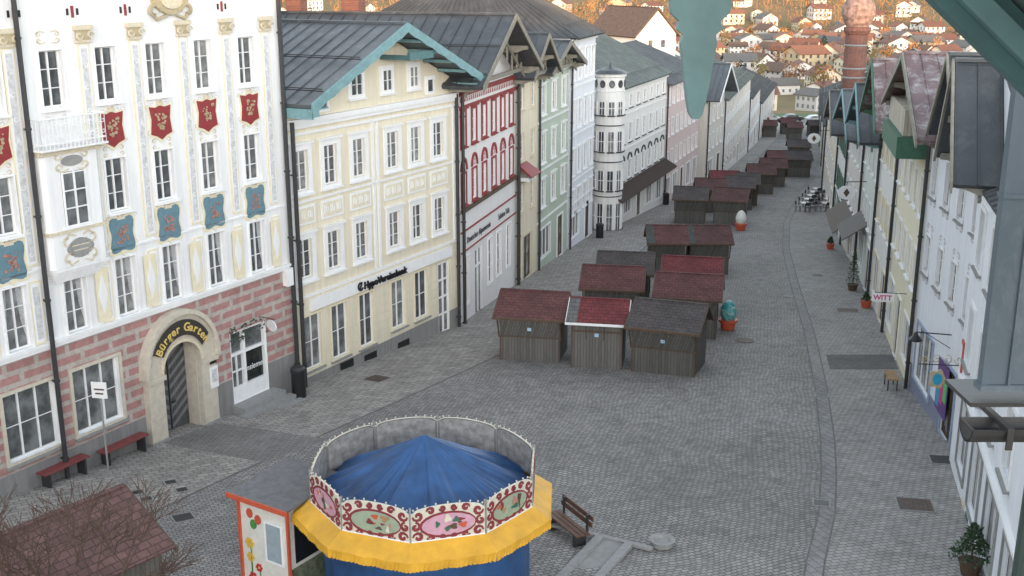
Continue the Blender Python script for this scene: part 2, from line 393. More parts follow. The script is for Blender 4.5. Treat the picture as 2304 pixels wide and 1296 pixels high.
def blob(n,w,h,lob=.08,k=4,ph=0,ex=3.2):
    P=[]
    for i in range(n):
        a=2*math.pi*i/n; c,s_=math.cos(a),math.sin(a); q=(abs(c)**ex+abs(s_)**ex)**(-1/ex)*(1+lob*math.cos(k*a+ph))
        P.append((w/2*q*c,h/2*q*s_))
    return P
# ================================================================== GROUND
def make_ground():
    ys=[-400,-200,-100]+[-100+8*i for i in range(1,11)]+[0,20,60,120,180,245,270,300,400,500,600]+[660+25*i for i in range(0,14)]+[1100,1300,1600,2200]
    ys=sorted(set(ys)); xs=[-1500,-900,-500,-300,-200,-120,-60,-30,0,30,60,120,200,300,400,520,700,1000,1500]
    v=[];f=[]
    for y in ys:
        for x in xs: v.append((x,y,G(y,x)))
    n=len(xs)
    for j in range(len(ys)-1):
        for i in range(n-1): f.append((j*n+i,j*n+i+1,(j+1)*n+i+1,(j+1)*n+i))
    me=bpy.data.meshes.new('ground'); me.from_pydata(v,[],f)
    m,nt,b=newmat('valley_ground'); vv=coords(nt)
    c=ramp(nt,noise(nt,vv,.02,8,.7),[(.3,(.24,.14,.07)),(.5,(.18,.14,.06)),(.7,(.30,.17,.075))])
    nt.links.new(c,b.inputs['Base Color']); b.inputs['Roughness'].default_value=.95; me.materials.append(m)
    struct('ground',me)
make_ground()
def ip(pl,y):
    if y<=pl[0][1]: a,b=pl[0],pl[1]
    elif y>=pl[-1][1]: a,b=pl[-2],pl[-1]
    else:
        for a,b in zip(pl,pl[1:]):
            if a[1]<=y<=b[1]: break
    return a[0]+(b[0]-a[0])*(y-a[1])/(b[1]-a[1])
LF=[(-24,10.5),(-14.2,28.8),(-12.9,31.3),(-8.2,39.7),(-2.5,50.3),(.2,60.3),(3.4,71.2),(5.9,80),(7.6,83.2),(13,96.8),(18.2,111.2),(26,135),(37.3,173.7),(50,216),(58,243)]
RF=[(4,-5),(9,16),(11.7,25.6),(12.9,29.5),(14,33.5),(14.7,39.4),(17.9,53.5),(20.8,67.4),(23.4,80.4),(26.2,93.1),(32.8,119.1),(44.6,164.4),(60.2,224.5),(65,243)]
GU=[(-1,-5),(4.2,15),(7.2,24.4),(8.8,28.8),(10.1,33.7),(11.5,39.7),(13.4,48.8),(15.3,59.1),(17.9,72.4),(21,85.1),(26.4,102.8),(35.1,129.4),(47.8,173.7),(58.1,216.6),(63.5,243)]
def strip(name,fl,fr,y0,y1,mat,dz,step=3):
    v=[];f=[];y=y0;k=0
    while y<y1+.01:
        a,b=fl(y),fr(y); v+=[(a,y,G(y)+dz),(b,y,G(y)+dz)]
        if k: f.append((2*k-2,2*k-1,2*k+1,2*k))
        k+=1; y+=step
    me=bpy.data.meshes.new(name); me.from_pydata(v,[],f); me.materials.append(mat); return struct(name,me)
lb=lambda y: ip(LF,y)+(4.9 if y<75 else 4.9-min(2.2,(y-75)*.08))
gu=lambda y: ip(GU,y)
strip('road',lb,lambda y:gu(y)-.22,-5,243,SETT,.008)
strip('drainage_channel',lambda y:gu(y)-.22,lambda y:gu(y)+.22,-5,243,CHAN,.010)
strip('channel_joint',lambda y:gu(y)-.25,lambda y:gu(y)-.20,-5,243,EDGE,.014)
strip('channel_joint_outer',lambda y:gu(y)+.20,lambda y:gu(y)+.25,-5,243,EDGE,.014)
strip('pavement',lambda y:ip(LF,y)-2.0,lambda y:lb(y)-.12,-5,243,PAVER,.008)
strip('pavement_edging',lambda y:lb(y)-.12,lb,-5,243,EDGE,.010)
strip('pavement_far_side',lambda y:gu(y)+.22,lambda y:ip(RF,y)+2,-5,243,PAVER2,.008)
strip('dark_paving_patch',lambda y:ip(GU,y)+.5,lambda y:ip(RF,y)-.1,42.7,45.0,DPAV,.014,step=1.15)
M1,_=frame((-12.9,31.3),(-8.2,39.7))
pp=[M1@Vector(p) for p in ((3.0,-.25,0),(5.4,-.25,0),(5.9,-4.6,0),(3.2,-4.3,0))]
me=bpy.data.meshes.new('paving_patch'); me.from_pydata([(p.x,p.y,G(p.y)+.013) for p in pp],[],[(0,1,2,3)]); me.materials.append(DPAV2); struct('paving_patch',me)
# ================================================================== LEFT BUILDINGS
def L1():
    M,L=frame((-12.9,31.3),(-8.2,39.7)); L=9.95; x0=-9.5
    b=top('ornate_guesthouse','white painted guesthouse with gold ornament and pink stone ground floor','building',M)
    holes=[]; W=[]
    cols=[-5.9,-3.9,-1.9,0.1,2.0,3.9,5.9,7.9]
    for s in cols:
        holes.append((s,s+.76,11.4,12.95)); W.append((s,s+.76,11.4,12.95,0))
        if s!=0.1: holes.append((s,s+.76,8.15,9.72)); W.append((s,s+.76,8.15,9.72,0))
        holes.append((s,s+.78,4.9,6.7)); W.append((s,s+.78,4.9,6.7,1))
    for s in (-4.9,-2.3,0.05): holes.append((s,s+1.75,1.75,3.75))
    holes+=[(3.35,5.0,-.2,3.75),(6.62,8.45,.5,3.1)]
    wall(b,L,-.3,16,holes,[(1.45,GREYPL),(4.75,PINKR),(16,WHITE)],12,x0=x0,rec=.22)
    for s,e,a,c,k in W: window(b,s,e,a,c,2,3,sur=WFR,sw=.06,sill=WFR,det=2,curt=bool(k),rec=.16)
    for s in (-4.9,-2.3,0.05): window(b,s,s+1.75,1.75,3.75,3,2,sur=STONEC,sw=.1,det=2,rec=.18,sill=GREYST,fw=.07)
    c=MB(); c.box(x0,L,-.10,0,4.68,4.80,WFR); c.box(x0,L,-.16,0,4.803,4.88,WFR); part('string_course',b,c)
    c=MB(); c.box(x0,L,-.05,0,6.98,7.04,WFR); part('string_course',b,c)
    c=MB(); c.box(x0,L,-.45,0,15.5,15.7,WFR); c.box(x0,L,-.3,0,15.2,15.5,PALEGOLD); part('cornice',b,c)
    pm=None
    for s in (-4.35,-2.35,-.85,1.62,3.5,5.45,7.35,9.25):
        if pm is None:
            p=MB()
            for a,z in ((4.9,6.72),(7.15,13.1)):
                p.box(-.2,.2,-.045,0,a,z,CREAM2); p.box(-.155,.155,-.05,-.0451,a+.06,z-.06,WHITE); p.box(-.10,.10,-.056,-.0505,a+.14,z-.16,MARB)
            for k in range(9): 
                zz=7.5+k*.62; p.ribbon(spiral(0,zz,.09,.9,k,1 if k%2 else -1,8),.03,-.056,WHITE,.006)
            p.box(-.27,.27,-.11,0,13.1,13.18,PALEGOLD); p.box(-.22,.22,-.13,0,13.183,13.45,GOLD); p.box(-.30,.30,-.16,0,13.453,13.58,PALEGOLD)
            for sx in(-1,1): p.ribbon(spiral(sx*.2,13.3,.13,1,0,sx),.05,-.13,PALEGOLD,.04)
            pm=p.mesh('pilaster')
        part('pilaster',b,pm,(s,0,0))
    for s,z,w,h,m1 in [(s+.38,10.58,.78,1.05,REDP) for s in (-3.9,-1.9,2.0,3.9,5.9,7.9)]+[(s+.38,7.42,.90,1.04,BLUEC) for s in (-1.9,2.0,3.9,5.9,7.9)]:
        q=MB()
        if m1==REDP:
            q.prism([(-.50,.54),(-.2,.50),(0,.57),(.2,.50),(.50,.54),(.43,.1),(.50,-.40),(.24,-.48),(0,-.64),(-.24,-.48),(-.50,-.40),(-.43,.1)],-.035,0,CREAM2)
            q.prism([(-.44,.49),(-.18,.45),(0,.51),(.18,.45),(.44,.49),(.37,.1),(.43,-.35),(.2,-.42),(0,-.54),(-.2,-.42),(-.43,-.35),(-.37,.1)],-.05,-.036,m1)
            q.prism([(-.16,.5),(-.1,.66),(0,.60),(.1,.66),(.16,.5)],-.055,0,PALEGOLD)
        else:
            q.prism(blob(32,w+.16,h+.16,.10,4,math.pi,5),-.035,0,CREAM2); q.prism(blob(32,w,h,.10,4,math.pi,5),-.05,-.036,m1)
            q.prism([(-.16,.46),(-.1,.62),(0,.56),(.1,.62),(.16,.46)],-.055,0,PALEGOLD); q.prism([(-.14,-.5),(0,-.66),(.14,-.5)],-.055,0,CREAM2)
        rr=random.Random(int(s*10)); gm=GOLD if m1==REDP else ROSE
        for i in range(30):
            a=rr.uniform(-1,1); zz=rr.uniform(-1,1)
            if m1==REDP: x=a*.27*(.35+.65*(zz+1)/2); zc=zz*.26+.02+.05*abs(a)
            else: x=a*.22*(.5+.5*abs(math.sin(zz*2))); zc=zz*.26
            rdd=rr.uniform(.02,.05); q.prism([(x+rdd*math.cos(t*1.05+i),zc+rdd*math.sin(t*1.05+i)) for t in range(6)],-.075,-.051,gm)
        for sx in(-1,1): q.ribbon(spiral(sx*w*.60,h*.48,.12,1,0,sx),.03,-.002,MARB,.01); q.ribbon(spiral(sx*w*.62,-h*.3,.09,1,0,-sx),.03,-.002,MARB,.01)
        part('cartouche',b,q,(s,0,z))
    for s in (-2.7,1.43,3.33,5.28,7.25,9.2):
        q=MB(); q.box(-.24,.24,-.07,-.058,4.98,6.6,CREAM2)
        q.prism([(0,6.45),(.17,5.8),(0,5.15),(-.17,5.8)],-.08,-.0705,WHITE); part('diamond_panel',b,q,(s,0,0))
    for s in cols:
        q=MB(); scrolls(q,0,0,.8,.32,-.0,MARB,.03,.012); part('painted_ornament',b,q,(s+.38,0,11.22))
        q=MB(); q.box(-.04,.04,-.03,0,-.16,.16,REDP); q.box(-.2,-.14,-.03,0,-.09,.09,BLACK); q.box(.14,.2,-.03,0,-.09,.09,BLACK); part('painted_mark',b,q,(s-.62,0,13.95))
        q=MB(); scrolls(q,0,0,.9,.3,-.0,PALEGOLD,.04,.015); part('painted_ornament',b,q,(s+.38,0,9.93 if s!=.1 else 13.3))
    q=MB(); q.prism(blob(24,1.3,.8,.12,4),-.14,0,GOLD); q.prism(blob(24,.8,.5,.05,4),-.18,-.141,PALEGOLD); scrolls(q,0,0,1.9,1.0,-.05,GOLD,.09,.08); part('gilded_crest',b,q,(5.0,0,14.2))
    o=MB(); xa,xb,d=-.45,1.55,-.36
    sp=[(xa,0),(xa,d+.12),(xa+.12,d),(xb-.12,d),(xb,d+.12),(xb,0)]
    o.prism(sp,6.95,10.15,WHITE,axis='z'); o.prism([(xa-.06,0),(xa-.06,d-.05),(xb+.06,d-.05),(xb+.06,0)],10.153,10.30,PALEGOLD,axis='z')
    o.prism([(xa-.04,0),(xa-.04,d-.04),(xb+.04,d-.04),(xb+.04,0)],7.93,8.02,PALEGOLD,axis='z')
    for i in range(5): o.prism([(xa+.06*i,0),(xa+.06*i,d+.06*i),(xb-.06*i,d+.06*i),(xb-.06*i,0)],6.86-.09*i,6.945-.09*i,WHITE,axis='z')
    orr=part('oriel',b,o)
    q=MB(); q.prism(blob(24,.85,.52,.1,4),-.03,0,GREYST); q.ribbon([(-.3,.08),(.3,.08)],.04,-.03,PALEGOLD,.004); q.ribbon([(-.25,-.06),(.25,-.06)],.04,-.03,PALEGOLD,.004); scrolls(q,0,0,1.2,.8,-.01,PALEGOLD,.06); part('oriel_plaque',orr,q,(.55,d,7.45))
    q=MB(); q.prism(blob(24,.7,.28,.06,4),-.03,0,GREYST); scrolls(q,0,0,1.3,.5,-.01,PALEGOLD,.05); part('oriel_plaque',orr,q,(.55,d,9.94))
    q=MB(); q.box(0,.84,-.012,-.002,0,1.55,GL)
    for x in(0,.395,.79): q.box(x,x+.05,-.05,-.013,0,1.55,WFR)
    for z in(0,.5,1.0,1.5): q.box(.0,.84,-.04,-.0125,z,z+.035,WFR)
    q.box(-.08,.92,-.07,0,-.07,-.003,WFR); part('oriel_window',orr,q,(.13,d,8.1))
    q=MB(); fr=[(xa-.1,0),(xa-.1,d-.22),(xb+.1,d-.22),(xb+.1,0)]
    q.prism([(xa-.14,0),(xa-.14,d-.26),(xb+.14,d-.26),(xb+.14,0)],10.303,10.36,WHITE,axis='z')
    for (x1,y1),(x2,y2) in zip(fr,fr[1:]):
        for z in(10.5,11.18): q.tube((x1,y1,z),(x2,y2,z),.022,.022,WFR)
        n=int(math.hypot(x2-x1,y2-y1)/.13)
        for i in range(n+1):
            t=i/n; x=x1+(x2-x1)*t;y=y1+(y2-y1)*t
            q.tube((x,y,10.36),(x,y,11.18),.012,.012,WFR,4)
            if i<n and y1==y2:
                for zc in(10.68,10.98): q.ribbon(spiral(x+.07,zc,.085,1.1,i,1 if i%2 else -1,10),.022,y,WFR,.01)
    part('balcony_railing',b,q)
    q=MB(); cx=4.17; zs=2.7; ri=.83; ro=1.25
    arc=lambda r,n=18,z=zs,k=1.0: [(cx+r*math.cos(math.pi*i/n),z+r*k*math.sin(math.pi*i/n)) for i in range(n+1)]
    q.box(cx-ro-.25,cx-ri,-.22,0,.1,zs,STONEC);q.box(cx+ri,cx+ro+.25,-.22,0,-.2,zs,STONEC)
    q.box(cx-ro-.32,cx-ri+.05,-.30,-.221,zs-.18,zs-.02,STONEC);q.box(cx+ri-.05,cx+ro+.32,-.30,-.221,zs-.18,zs-.02,STONEC)
    q.box(cx-ro-.30,cx-ri+.02,-.28,-.221,.1,.55,GREYST);q.box(cx+ri-.02,cx+ro+.30,-.28,-.221,-.2,.4,GREYST)
    inn=arc(ri,18);out=[(cx+1.5*math.cos(math.pi*i/18),zs+1.75*abs(math.sin(math.pi*i/18))**.9) for i in range(19)]
    for i in range(18):
        pl=[inn[i],inn[i+1],out[i+1],out[i]]; q.prism(pl,-.22,.0,STONEC)
        q.prism([(cx+(x-cx)*k,zs+(z-zs)*k) for x,z,k in ((*inn[i],1.0),(*inn[i+1],1.0),(*inn[i+1],1.12),(*inn[i],1.12))],-.27,-.2201,PALEGOLD)
        o1=[(cx+(p[0]-cx)*k,zs+(p[1]-zs)*k) for p,k in ((out[i],1.0),(out[i+1],1.0),(out[i+1],1.09),(out[i],1.09))]; q.prism(o1,-.36,-.0,STONEC)
    part('portal',b,q)
    q=MB(); pts=[(cx+.98*math.cos(R(a)),zs+1.06*math.sin(R(a))) for a in range(28,153,8)]; po=[(cx+1.40*math.cos(R(a)),zs+1.58*math.sin(R(a))) for a in range(152,27,-8)]
    q.prism(pts+po,-.30,-.2805,plain('dark_signboard',(.04,.035,.03),.5,.1)); sg=part('signboard',b,q)
    tx='Bürger Garten'; n=len(tx); GOLDB=plain('bright_gold_lettering',(.66,.48,.15),.4,.1)
    for i,ch in enumerate(tx):
        if ch==' ': continue
        a=R(146-(146-34)*(i+.2)/(n-1)); me=textmesh(ch,.38,GOLDB,.01,'CENTER',0,.007)
        r=1.10; Mt=Matrix.Translation((cx+r*math.cos(a),-.315,zs+1.12*r*math.sin(a)-.03))@Matrix.Rotation(-(a-math.pi/2),4,'Y')@TXROT
        part('lettering',sg,me,M=Mt)
    d=MB(); dm=planks('chevron_door',(.10,.10,.10),.1); DD=.5
    d.prism([(cx-.85,-.1),(cx+.85,-.1)]+[(x,z) for x,z in arc(.85)],DD,DD+.07,dm)
    d.box(cx-.01,cx+.01,DD-.03,DD,0,3.4,BLACK)
    for sx in(-1,1):
        for k in range(9):
            z=.4+k*.34; d.prism([(cx+sx*.05,z),(cx+sx*.78,z+.5),(cx+sx*.78,z+.64),(cx+sx*.05,z+.14)],DD-.02,DD-.001,plain('door_lath',(.17,.17,.18),.6,.1))
    dr=part('door',b,d)
    h=MB(); h.box(cx+.08,cx+.2,DD-.09,DD-.021,1.3,1.34,DARKM); part('handle',dr,h)
    h=MB(); h.box(3.345,3.36,.0,DD,-.2,3.74,STONEC);h.box(4.98,4.995,.0,DD,-.2,3.74,STONEC); h.box(3.36,4.98,0,DD,3.70,3.74,STONEC); part('door_reveal',b,h)
    q=MB()
    q.box(6.62,8.45,.17,.19,.5,3.1,GL)
    for a,c in ((6.62,6.70),(7.28,7.40),(8.37,8.45)): q.box(a,c,.04,.165,.5,3.1,WFR)
    for z,zz in ((.5,1.05),(2.2,2.3),(3.02,3.1)): q.box(6.70,8.37,.05,.16,z,zz,WFR)
    q.box(6.97,7.0,.08,.16,1.05,2.2,WFR);q.box(6.7,7.28,.08,.16,1.6,1.64,WFR)
    so=part('shop_front',b,q)
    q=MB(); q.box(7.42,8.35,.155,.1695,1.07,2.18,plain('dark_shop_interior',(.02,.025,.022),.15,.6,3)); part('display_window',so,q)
    me=textmesh('insieme',.30,WFR,.004,'CENTER',.2); part('lettering',so,me,M=Matrix.Translation((7.88,.148,1.45))@TXROT)
    q=MB()
    for i in range(110):
        x=random.uniform(6.6,8.5);z=3.05+random.uniform(-.4,.25); r=random.uniform(.03,.08); y=random.uniform(-.06,.03)
        q.prism([(x+r*math.cos(t*1.57+i),z+r*math.sin(t*1.57+i)*.5) for t in range(4)],y-.01,y,plain('dark_leaf',(.04,.06,.04),.7))
    part('garland',b,q)
    downpipe(b,-.62,-.2,.3,16,.07); downpipe(b,9.9,-.14,.0,14.5,.08)
    sr=MB(); sr.slab((x0,-.6,15.9),(L,-.6,15.9),(L,6,19),(x0,6,19),.15,ROOFD,.6); sr.slab((L,12.5,15.9),(x0,12.5,15.9),(x0,6,19),(L,6,19),.15,ROOFD,.6); part('roof',b,sr)
    q=MB(); q.tube((8.15,-.01,3.3),(8.15,-.7,3.3),.015,.015,DARKM); part('sign_bracket',b,q)
    q=MB(); q.box(5.35,5.7,-.26,-.222,1.55,2.3,WFR); q.box(5.4,5.65,-.265,-.2601,1.75,2.2,MARB); part('menu_board',b,q)
    q=MB(); q.box(5.38,5.66,-.26,-.222,2.4,2.62,BLACK); part('wall_plaque',b,q)
    q=MB(); q.box(9.5,9.8,-.25,0,4.1,4.75,WFR); part('wall_box',b,q)
    return b
b1=L1()
def L2():
    M,L=frame((-8.05,40.25),(-2.5,50.3)); L=11.45
    b=top('yellow_bank_house','cream yellow bank building with white window frames and teal gable','building',M)
    cols=[(.40,1.18),(2.13,2.9),(3.92,4.7),(6.2,7.0),(7.92,8.68),(9.63,10.43)]
    gw=[(.5,1.5,.45),(2.15,3.15,.4),(3.95,4.9,.35),(6.2,7.2,.5),(7.95,8.95,.45)]
    holes=[(a,c,7.32,8.8) for a,c in cols]+[(a,c,4.03,5.5) for a,c in cols]+[(a,c,z,2.55) for a,c,z in gw]+[(9.85,10.75,-.75,2.55)]
    sc,zr,sl=5.72,12.95,.42
    wall(b,L,-1.6,9.9,holes,[(.15,GREYPL),(9.9,CREAM)],13,gable=(sc,zr,sl),rec=.16)
    for a,c in cols:
        for z0,z1 in ((7.32,8.8),(4.03,5.5)): window(b,a,c,z0,z1,2,3,sur=WFR,sw=.22,sill=WFR,det=2,cap=WFR,rec=.12)
        q=MB(); q.box(a-.28,c+.28,-.04,0,6.05,6.75,WFR); q.box(a-.2,c+.2,-.045,-.0401,6.13,6.67,CREAM)
        for k in range(3):
            xx=a-.02+.38*k; q.ribbon([(xx-.1,6.25),(xx-.1,6.55),(xx,6.55),(xx,6.3),(xx+.1,6.3),(xx+.1,6.5)],.05,-.045,WFR,.02)
        part('stucco_panel',b,q)
    for a,c,z in gw: window(b,a,c,z,2.55,2,2,sur=CREAM2,sw=.09,sill=GREYST,det=2,rec=.12)
    d=MB(); d.box(9.85,10.75,.1,.12,-.75,2.55,GL)
    for x in(9.85,10.27,10.68): d.box(x,x+.07,.03,.098,-.75,2.55,WFR)
    for z in(-.75,.1,.9,1.7,2.47): d.box(9.85,10.75,.035,.097,z,z+.07,WFR)
    part('door',b,d)
    for a,c in ((3.9,4.65),(6.0,6.65),(7.92,8.55)): window(b,a,c,10.45,11.3,2,2,sur=WFR,sw=.16,sill=WFR,det=2,proud=True)
    for a in(1.95,9.2): window(b,a,a+.5,10.12,10.7,1,1,sur=WFR,sw=.12,det=2,proud=True)
    for gr in (((9.35,9.45,.06),),((9.6,9.75,.12),(9.753,9.95,.2)),((6.88,6.96,.05),),((3.28,3.38,.06),)):
        q=MB()
        for z0,z1,o in gr: q.box(-.02,L,-o,0,z0,z1,WFR)
        part('cornice',b,q)
    for s,w in ((5.15,.14),(5.45,.14),(.02,.2),(11.2,.2)):
        q=MB(); q.box(0,w,-.05,0,3.4,9.34,WFR); part('pilaster',b,q,(s,0,0))
    q=MB(); q.box(.9,10.9,-.12,0,2.72,3.16,WFR); sg=part('sign_band',b,q)
    part('lettering',sg,textmesh('HypoVereinsbank',.42,BLACK,.03,'LEFT',0,.008),M=Matrix.Translation((4.15,-.17,2.80))@TXROT)
    q=MB(); ring=[(3.95+.16*math.cos(t*.45),2.96+.16*math.sin(t*.45)) for t in range(2,14)]; q.ribbon(ring,.07,-.125,BLACK,.05); q.ribbon([(3.9,2.82),(4.02,3.12)],.06,-.125,BLACK,.05); part('logo',sg,q)
    for s,z in ((2.6,-.45),(4.2,-.6),(6.6,-.75)): 
        q=MB(); q.box(s,s+.85,-.02,0,z,z+.55,BLACK); part('basement_vent',b,q)
    q=MB()
    for k in range(7):
        z=.4+k*.36
        for a,c in ((0.02,.38),(1.62,2.03),(3.27,3.83),(5.02,6.08),(7.32,7.83),(9.07,9.73),(10.9,11.4)): q.box(a,c,-.025,0,z,z+.31,CREAM)
    part('rustication',b,q)
    rf=gable_roof(b,sc,5.95,13.1,.42,1.45,14,ROOFG,barge=TEALL,seam=.62,scal=True,bw=.34,guard=(.12,.5))
    for k in range(11):
        q=MB(); x=sc-5.5+k*1.1; z=13.1-.42*abs(x-sc)-.16; q.box(x-.05,x+.05,-1.4,0,z-.14,z-.02,TEALL); part('rafter_end',rf,q)
    q=MB(); q.box(sc+.2,sc+1.9,-1.42,-1.3,11.72,12.02,TEAL); q.box(sc+.2,sc+.32,-1.3,0,11.72,11.9,TEAL); part('collar_beam',rf,q)
    chimney(rf,3.2,9.5,11.5,13.9,.6); 
    downpipe(b,.08,-.3,-.2,9.9,.08); downpipe(b,L-.1,-.16,-1.3,9.9,.08)
    return b
L2()
def L3():
    M,L=frame((-2.35,50.8),(.2,60.3))
    b=top('red_framed_house','white house with dark red window surrounds and red painted frieze','building',M)
    cs=[.1+1.66*i for i in range(6)]; holes=[];pan=plaster('offwhite_plaster',(.77,.75,.74),.10)
    for s in cs: holes+=[(s+.1,s+.78,7.45,8.95),(s+.1,s+.78,4.75,6.15)]
    low=[(.6,1.2),(4.4,5.2),(6.0,6.8),(7.9,8.7)]
    holes+=[(a,c,-.1,2.2) for a,c in low]+[(2.2,3.4,-1.4,2.2)]
    wall(b,L,-2.3,9.9,holes,[(9.9,pan)],14,gable=(3.8,12.95,.52),rec=.15)
    for s in cs:
        window(b,s+.1,s+.78,7.45,8.95,2,3,sur=REDP,sw=.13,sill=REDP,cap=REDP,det=2)
        window(b,s+.1,s+.78,4.75,6.15,2,3,sur=REDP,sw=.09,sill=REDP,det=2)
        q=MB(); 
        for i in range(12):
            a0=math.pi*i/12;a1=math.pi*(i+1)/12; c=s+.44; z=6.3
            q.prism([(c+.50*math.cos(a0),z+.62*math.sin(a0)),(c+.50*math.cos(a1),z+.62*math.sin(a1)),(c+.38*math.cos(a1),z+.48*math.sin(a1)),(c+.38*math.cos(a0),z+.48*math.sin(a0))],-.07,0,REDP)
        scrolls(q,s+.44,6.48,.4,.24,-.0,REDP,.035,.01); part('arched_hood',b,q)
    for a,c in low: window(b,a,c,-.1,2.2,1,3,sur=WFR,sw=.08,det=2)
    d=MB(); d.box(2.2,3.4,.1,.13,-1.4,2.2,GL)
    for x in(2.2,2.77,3.33): d.box(x,x+.07,.02,.098,-1.4,2.2,WFR)
    for z in(-1.4,1.3,2.13): d.box(2.2,3.4,.03,.097,z,z+.08,WFR)
    part('door',b,d)
    q=MB(); q.box(-.02,L,-.1,0,9.15,9.25,REDP); part('painted_band',b,q)
    q=MB(); q.box(-.02,L,-.18,0,9.7,9.88,REDP)
    for i in range(30): q.prism([(.15+i*.32,9.4),(.27+i*.32,9.4),(.21+i*.32,9.62)],-.03,0,REDP)
    part('painted_frieze',b,q)
    for z,zz,o,m in ((4.40,4.56,.14,BROWN),(3.45,3.52,.05,REDP),(2.5,2.56,.05,REDP)):
        q=MB(); q.box(0,L,-o,0,z,zz,m); part('painted_band',b,q)
    for t,x in (('Deutscher Alpenverein',.9),('Sektion Tölz',6.3)):
        part('lettering',b,textmesh(t,.42,plain('dark_lettering',(.05,.05,.06)),.01),M=Matrix.Translation((x,-.03,2.82))@TXROT)
    rf=gable_roof(b,3.8,5.4,13.12,.52,1.6,15,ROOFD,barge=WOODG,purlin=WOODG,soff=WOODG,seam=.6,guard=(.12,.5))
    chimney(rf,7.0,7.8,10.8,14.4,.95); chimney(rf,6.3,10.6,10.8,14.2,.8); chimney(rf,1.5,12,11.2,14.0,.7,GREYST)
    downpipe(b,.05,-.15,-1.8,9.9,.08); downpipe(b,L-.1,-.2,-2.2,9.9,.1)
L3()
def simple(name,label,P0,P1,zt,mat,cols,rows,depth=12,roof=('g',),rmat=None,sur=None,sill=None,cornice=None,sw=.1,ground=None,barge=None,over=1.3,pur=None,nz=3,ww=.75,door=True,x0=0,soff=None,plinth=None,cap=None,pipe=True,shopfr=None,det=1):
    M,L=frame(P0,P1); b=top(name,label,'building',M); g0=G(P0[1]);g1=G(P1[1]); zb=min(g0,g1)-.8; gm=(g0+g1)/2
    holes=[];W=[]
    for z0,z1 in rows:
        for i in range(cols):
            c=L*(i+.5)/cols; holes.append((c-ww/2,c+ww/2,z0,z1)); W.append(holes[-1])
    ng=max(1,cols*2//3); gh=[]
    gt=ground if ground else gm+2.5
    for i in range(ng):
        c=L*(i+.5)/ng; w=L/ng*.33; gl=g0+(g1-g0)*c/L
        isd=(i==ng//2 and door); gh.append((c-w*(.55 if isd else 1),c+w*(.55 if isd else 1),gl+(.02 if isd else .6),gt,isd))
    holes+=[h[:4] for h in gh]
    gab=None
    if roof[0]=='g': sc=L/2; hw=L/2+roof[2]; sl=(roof[1]-zt)/(L/2); gab=(sc,roof[1],sl)
    if roof[0]=='G': _,zr_,sc,hw,sl=roof; gab=(sc,zr_,sl)
    wall(b,L,zb,zt,holes,([(max(g0,g1)+.45,plinth)] if plinth else [])+[(zt,mat)],depth,gable=gab,rec=.13)
    for h in W: window(b,*h,2,nz,sur=sur,sw=sw,sill=sill,cap=cap,rec=.1,det=det)
    for a,c,z0,z1,isd in gh:
        window(b,a,c,z0,z1,2 if isd else 3,2 if isd else 1,sur=shopfr or sur or WFR,sw=.1,rec=.1,name='door' if isd else 'shop_window',fm=BROWN if isd else WFR)
    if cornice:
        q=MB(); q.box(-.01,L,-.16,0,zt-.35,zt-.12,cornice); part('cornice',b,q)
        for z in [gm+3.0]+[z0-.5 for z0,z1 in rows[:-1]]:
            q=MB(); q.box(-.01,L,-.07,0,z,z+.1,cornice); part('string_course',b,q)
    rmat=rmat or ROOFD
    if roof[0] in 'gG': rf=gable_roof(b,gab[0],hw,gab[1]+.15,sl,over,depth,rmat,barge=barge or WOODG,purlin=pur,soff=soff)
    elif roof[0]=='s': rf=side_roof(b,0,L,zt,roof[1],.5,depth,rmat)
    else: rf=side_roof(b,0,L,zt,roof[1],.6,depth,rmat,hip=roof[2])
    if pipe: downpipe(b,.1,-.12,g0,zt,.07)
    return b,L,rf
YEL=plaster('warm_cream_plaster',(.74,.66,.51)); GRN=plaster('sage_green_plaster',(.46,.52,.43)); PINK=plaster('pale_pink_plaster',(.66,.53,.51)); BEI=plaster('beige_plaster',(.66,.62,.56)); LGREY=plaster('cool_white_plaster',(.74,.76,.80)); OFFW=plaster('warm_white_plaster',(.76,.75,.72)); PYEL=plaster('pale_yellow_plaster',(.76,.71,.54))
b,L,rf=simple('cream_house','narrow warm cream house with small red canopy',(.2,60.3),(1.45,64.5),10.1,YEL,2,[(7.9,9.4),(5.2,6.6),(2.3,3.9)],depth=12,roof=('g',11.7,.7),sur=PALEGOLD,sill=PALEGOLD,over=1.2,pur=WOODG,soff=WOODG,rmat=ROOFD,ww=.72)
q=MB(); q.slab((.4,-.8,4.4),(2.3,-.8,4.4),(2.1,0,5.0),(.6,0,5.0),.08,REDP); q.box(.6,2.1,-.55,0,4.1,4.3,WFR); part('canopy',b,q)
b,L,rf=simple('sage_green_house','pale sage green townhouse with white window surrounds',(1.45,64.5),(3.5,71.6),9.7,GRN,3,[(7.2,8.8),(4.4,6.0),(1.8,3.3)],depth=12,roof=('g',11.0,.6),sur=WFR,sill=WFR,cornice=WFR,over=1.0,pur=WOODG,soff=WOODG,sw=.14,cap=WFR,ww=.85)
b,L,rf=simple('tall_white_house','tall cool white townhouse with hipped dark roof',(3.65,72.2),(5.7,79.2),11.1,LGREY,4,[(8.4,10.2),(5.3,7.0),(2.3,3.9),(-.3,1.2)],depth=15,roof=('h',15.6,3.2),sur=WFR,sill=WFR,cornice=WFR,sw=.1,cap=WFR,ww=.8)
chimney(rf,3.5,9,13,17,.8)
b,L,rf=simple('corner_house','white corner house with dark window sills and rounded corner turret',(7.1,81.4),(13.0,96.8),6.95,OFFW,8,[(5.3,6.2),(2.7,4.1),(-.1,1.3)],depth=13,roof=('s',10.4),rmat=ROOFGR,sur=WFR,sill=DARKM,cornice=WFR,sw=.08,ww=.85)
